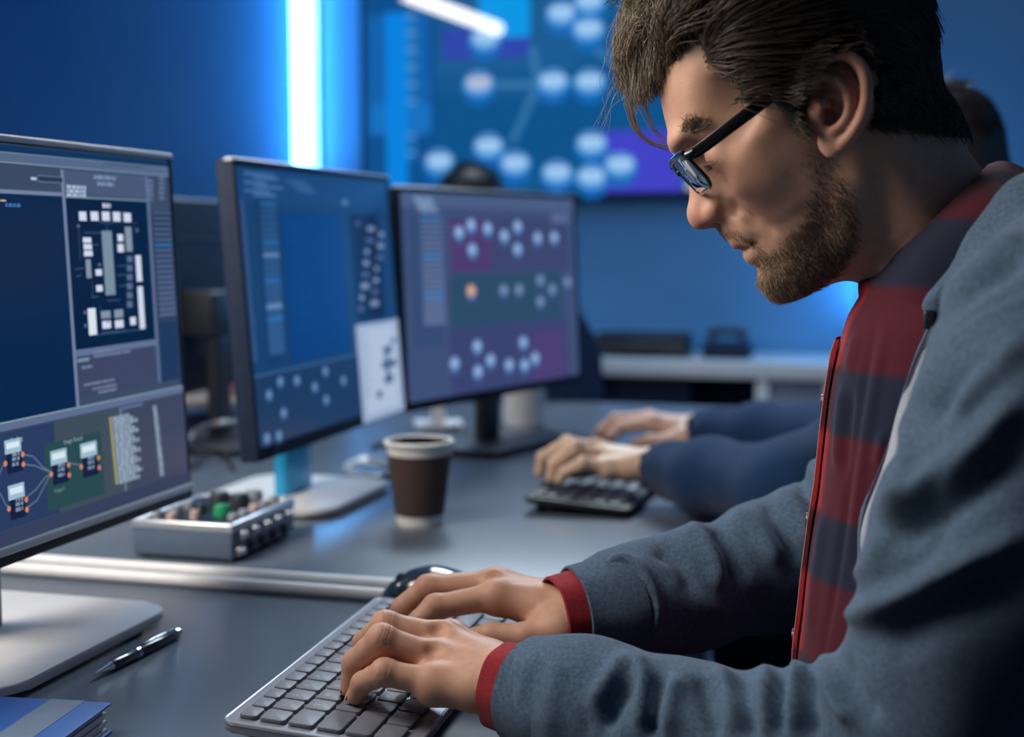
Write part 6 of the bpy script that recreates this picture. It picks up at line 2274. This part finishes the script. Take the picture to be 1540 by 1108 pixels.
def other_person(name_label, loc, H, cloth_fields, skin_parts, hair_rgb, limbs=(), group=None):
    t = empty('person', loc, 0, name_label, 'person', group)
    L = np.array(loc)
    R = np.array(H.to_3x3()); T = np.array(H.translation)
    W = lambda V: np.asarray(V) @ R.T + T - L
    clean = HEAD_BODY[2].copy()
    clean[hm_ > .3] = np.array(hair_rgb) * .8
    pv = [W(HEAD_BODY[0])]; pq = [HEAD_BODY[1]]; pc = [np.c_[clean, np.ones(len(clean))]]
    off = len(pv[0])
    lo_ = np.min([np.min(np.array(l_), 0) for l_ in limbs], 0) - .08
    hi_ = np.max([np.max(np.array(l_), 0) for l_ in limbs], 0) + .08
    lf = Field(lo_, hi_, .008)
    for l_ in limbs: lf.chain(l_, [.028] * len(l_), .02)
    v_, q_ = lf.mesh()
    skin_parts = list(skin_parts) + [(relax(v_, q_, 2), q_, np.tile(np.array([.6, .38, .27]), (len(v_), 1)))]
    for v, q, c in skin_parts:
        pv.append(np.asarray(v) - L); pq.append(q + off); pc.append(np.c_[c, np.ones(len(c))]); off += len(v)
    mesh_np('body', np.concatenate(pv), np.concatenate(pq), M['skin2'], t, np.concatenate(pc))
    cc = np.ones((len(CAP[0]), 4)); cc[:, :3] = hair_rgb
    hh = mesh_np('hair', W(CAP[0] + (CAP[0] / np.linalg.norm(CAP[0], axis=1, keepdims=True)) * .004), CAP[1], M['hair_dark'], t, cc)
    r2 = np.random.default_rng(3)
    pa, c = scalp_strands(3500, r2)
    c = np.array(hair_rgb)[None] * (.6 + 1.0 * r2.uniform(size=(len(c), 1)))
    pa = pa[:, :1] + (pa - pa[:, :1]) * .6
    P = W(pa.reshape(-1, 3)).reshape(pa.shape)
    strands(P, .0009, .0004, 'hair_strands', M['hair_dark'], hh, c)
    for nm, f, m, it in cloth_fields:
        f.smooth(1)
        v, q = f.mesh()
        v = relax(v, q, 3)
        w_ = sum(np.sin(v @ r2.normal(size=3) * k_ + r2.uniform(0, 6)) for k_ in (30, 45, 60, 85)) / 4
        v = v + vert_normals(v, q) * (w_ * .003)[:, None]
        mesh_np(nm, v - L, q, m, t)
    return t


# ---- the neighbour in the blue sweater at the far desk
lsrc, rsrc = np.array(lw), np.array(rw)
lh_w = at_z(985, 702, .800); rh_w = at_z(1045, 648, .798)
LA, RA = DEG(20), DEG(-2)
lv = rigid(LH[0], lsrc, lh_w, LA, 1.0); rv = rigid(RH[0], rsrc, rh_w, RA, 1.0)
c2 = np.tile(np.array([.76, .53, .38]), (len(lv), 1)); c3 = np.tile(np.array([.74, .47, .36]), (len(rv), 1))
sw = Field((-.38, 1.40, .58), (.42, 2.60, 1.18), .007)
fy2 = ((0, 1, 0), 1.55)
HX, HY = .115, 2.02
g2 = at_y(1432, 292, HY)
H2 = head_at((g2.x, HY, g2.z), DEG(-6), DEG(24))
nb = Vector((HX + .035, HY, 1.08))
sw.cone((.19, HY, .62), (.18, HY, .90), .12, .12, .03, flat=fy2)
sw.cone((.18, HY, .90), (.165, HY, 1.0), .12, .08, .03, flat=fy2)
sw.cone((.165, HY - .14, 1.0), (.165, HY + .14, 1.0), .06, .06, .03)
sw.cone((.155, HY, 1.0), (.145, HY, 1.085), .075, .060, .02)
le = at_z(1195, 742, .815); lc = Vector(lh_w)
sw.chain([(.165, HY - .18, 1.0), (.09, HY - .20, .92), tuple(le), tuple(le.lerp(lc, .55)), tuple(lc + (lc - le).normalized() * .018)], [.07, .066, .056, .046, .037], .03)
re_ = at_z(1290, 662, .82); rc = Vector(rh_w)
sw.chain([(.165, HY + .18, 1.0), (.08, HY + .22, .92), tuple(re_), tuple(re_.lerp(rc, .55)), tuple(rc + (rc - re_).normalized() * .018)], [.07, .066, .056, .046, .037], .03)
for a_, b_2 in ((lc, le), (rc, re_)):
    d_ = (a_ - b_2).normalized()
    sw.cone(tuple(a_ - d_ * .02), tuple(a_ + d_ * .08), .030, .033, .003, 'cut')
tr2 = Field((-.36, HY - .25, .05), (.44, HY + .25, .72), .009)
tr2.cone((.25, HY - .05, .565), (.25, HY + .05, .565), .115, .115, .02)
for s in (-1, 1): tr2.chain([(.24, HY + s * .085, .56), (-.16, HY + s * .12, .54), (-.12, HY + s * .12, .06)], [.09, .068, .05], .03)
other_person('person in navy sweater typing at the far desk, mostly hidden behind the man in glasses', (.24, HY, .46), H2,
             [('sweater', sw, M['navy_knit'], 1), ('trousers', tr2, M['jeans'], 1)], [(lv, LH[1], c2), (rv, RH[1], c3)], (.030, .024, .022),
             [[tuple(H2 @ Vector((-.02, 0, -.17))), (.165, HY, 1.0), (.18, HY, .62)], [(.165, HY, 1.0), (.165, HY - .18, 1.0), (.09, HY - .20, .92), tuple(le), tuple(lc)],
              [(.165, HY, 1.0), (.165, HY + .18, 1.0), (.08, HY + .22, .92), tuple(re_), tuple(rc)]])
office_chair((.26, HY, 0), 0, 'office chair of the person in the navy sweater, behind the man in glasses', .435, .93)

# ---- somebody dark haired sitting far back, only the crown shows over the farthest monitor
pk = at_y(709, 244, 3.80)
H3 = head_at((pk.x, 3.80, pk.z - .145), DEG(-90), DEG(0))
tb = Field((pk.x - .36, 3.50, .40), (pk.x + .36, 4.17, pk.z - .16), .009)
cy3 = 3.79
tb.cone((pk.x, cy3, .61), (pk.x, cy3, pk.z - .42), .12, .12, .03, flat=((1, 0, 0), 1.55))
tb.cone((pk.x - .15, cy3, pk.z - .38), (pk.x + .15, cy3, pk.z - .38), .06, .06, .03)
tb.cone((pk.x, cy3 - .01, pk.z - .36), (pk.x, 3.805, pk.z - .26), .07, .055, .02)
for s in (-1, 1):
    tb.chain([(pk.x + s * .19, cy3, pk.z - .39), (pk.x + s * .24, cy3 + .04, pk.z - .62), (pk.x + s * .16, cy3 + .22, pk.z - .66)], [.062, .052, .042], .03)
hands3 = []
for hnd, src, s in ((LH, lsrc, 1), (RH, rsrc, -1)):
    dst = (pk.x + s * .14, cy3 + .26, pk.z - .665)
    hands3.append((rigid(hnd[0], src, dst, DEG(-90)), hnd[1], np.tile(np.array([.5, .32, .22]), (len(hnd[0]), 1))))
other_person('dark haired person far back, only the crown showing over the farthest monitor', (pk.x, cy3, .46), H3,
             [('sweater', tb, M['dark_shirt'], 1)], hands3, (.006, .006, .008),
             [[(pk.x, 3.805, pk.z - .24), (pk.x, cy3, pk.z - .40), (pk.x, cy3, .52)]] +
             [[(pk.x, cy3, pk.z - .40), (pk.x + s * .19, cy3, pk.z - .39), (pk.x + s * .24, cy3 + .04, pk.z - .62), (pk.x + s * .14, cy3 + .25, pk.z - .665)] for s in (-1, 1)])

tr3 = Field((pk.x - .26, 3.60, .05), (pk.x + .26, 4.40, .66), .010)
tr3.cone((pk.x - .05, cy3, .555), (pk.x + .05, cy3, .555), .11, .11, .02)
for s in (-1, 1): tr3.chain([(pk.x + s * .085, cy3, .53), (pk.x + s * .12, cy3 + .36, .53), (pk.x + s * .12, cy3 + .34, .06)], [.088, .066, .05], .03)
v, q = tr3.mesh()
p3 = [o for o in COL.objects if o.name.startswith('person') and o.get('label', '').startswith('dark haired')][0]
mesh_np('trousers', relax(v, q, 3) - np.array(p3.location), q, M['jeans'], p3)
office_chair((pk.x, cy3, 0), DEG(-90), 'office chair of the dark haired person far back, hidden behind the farthest monitor', .425, .72)
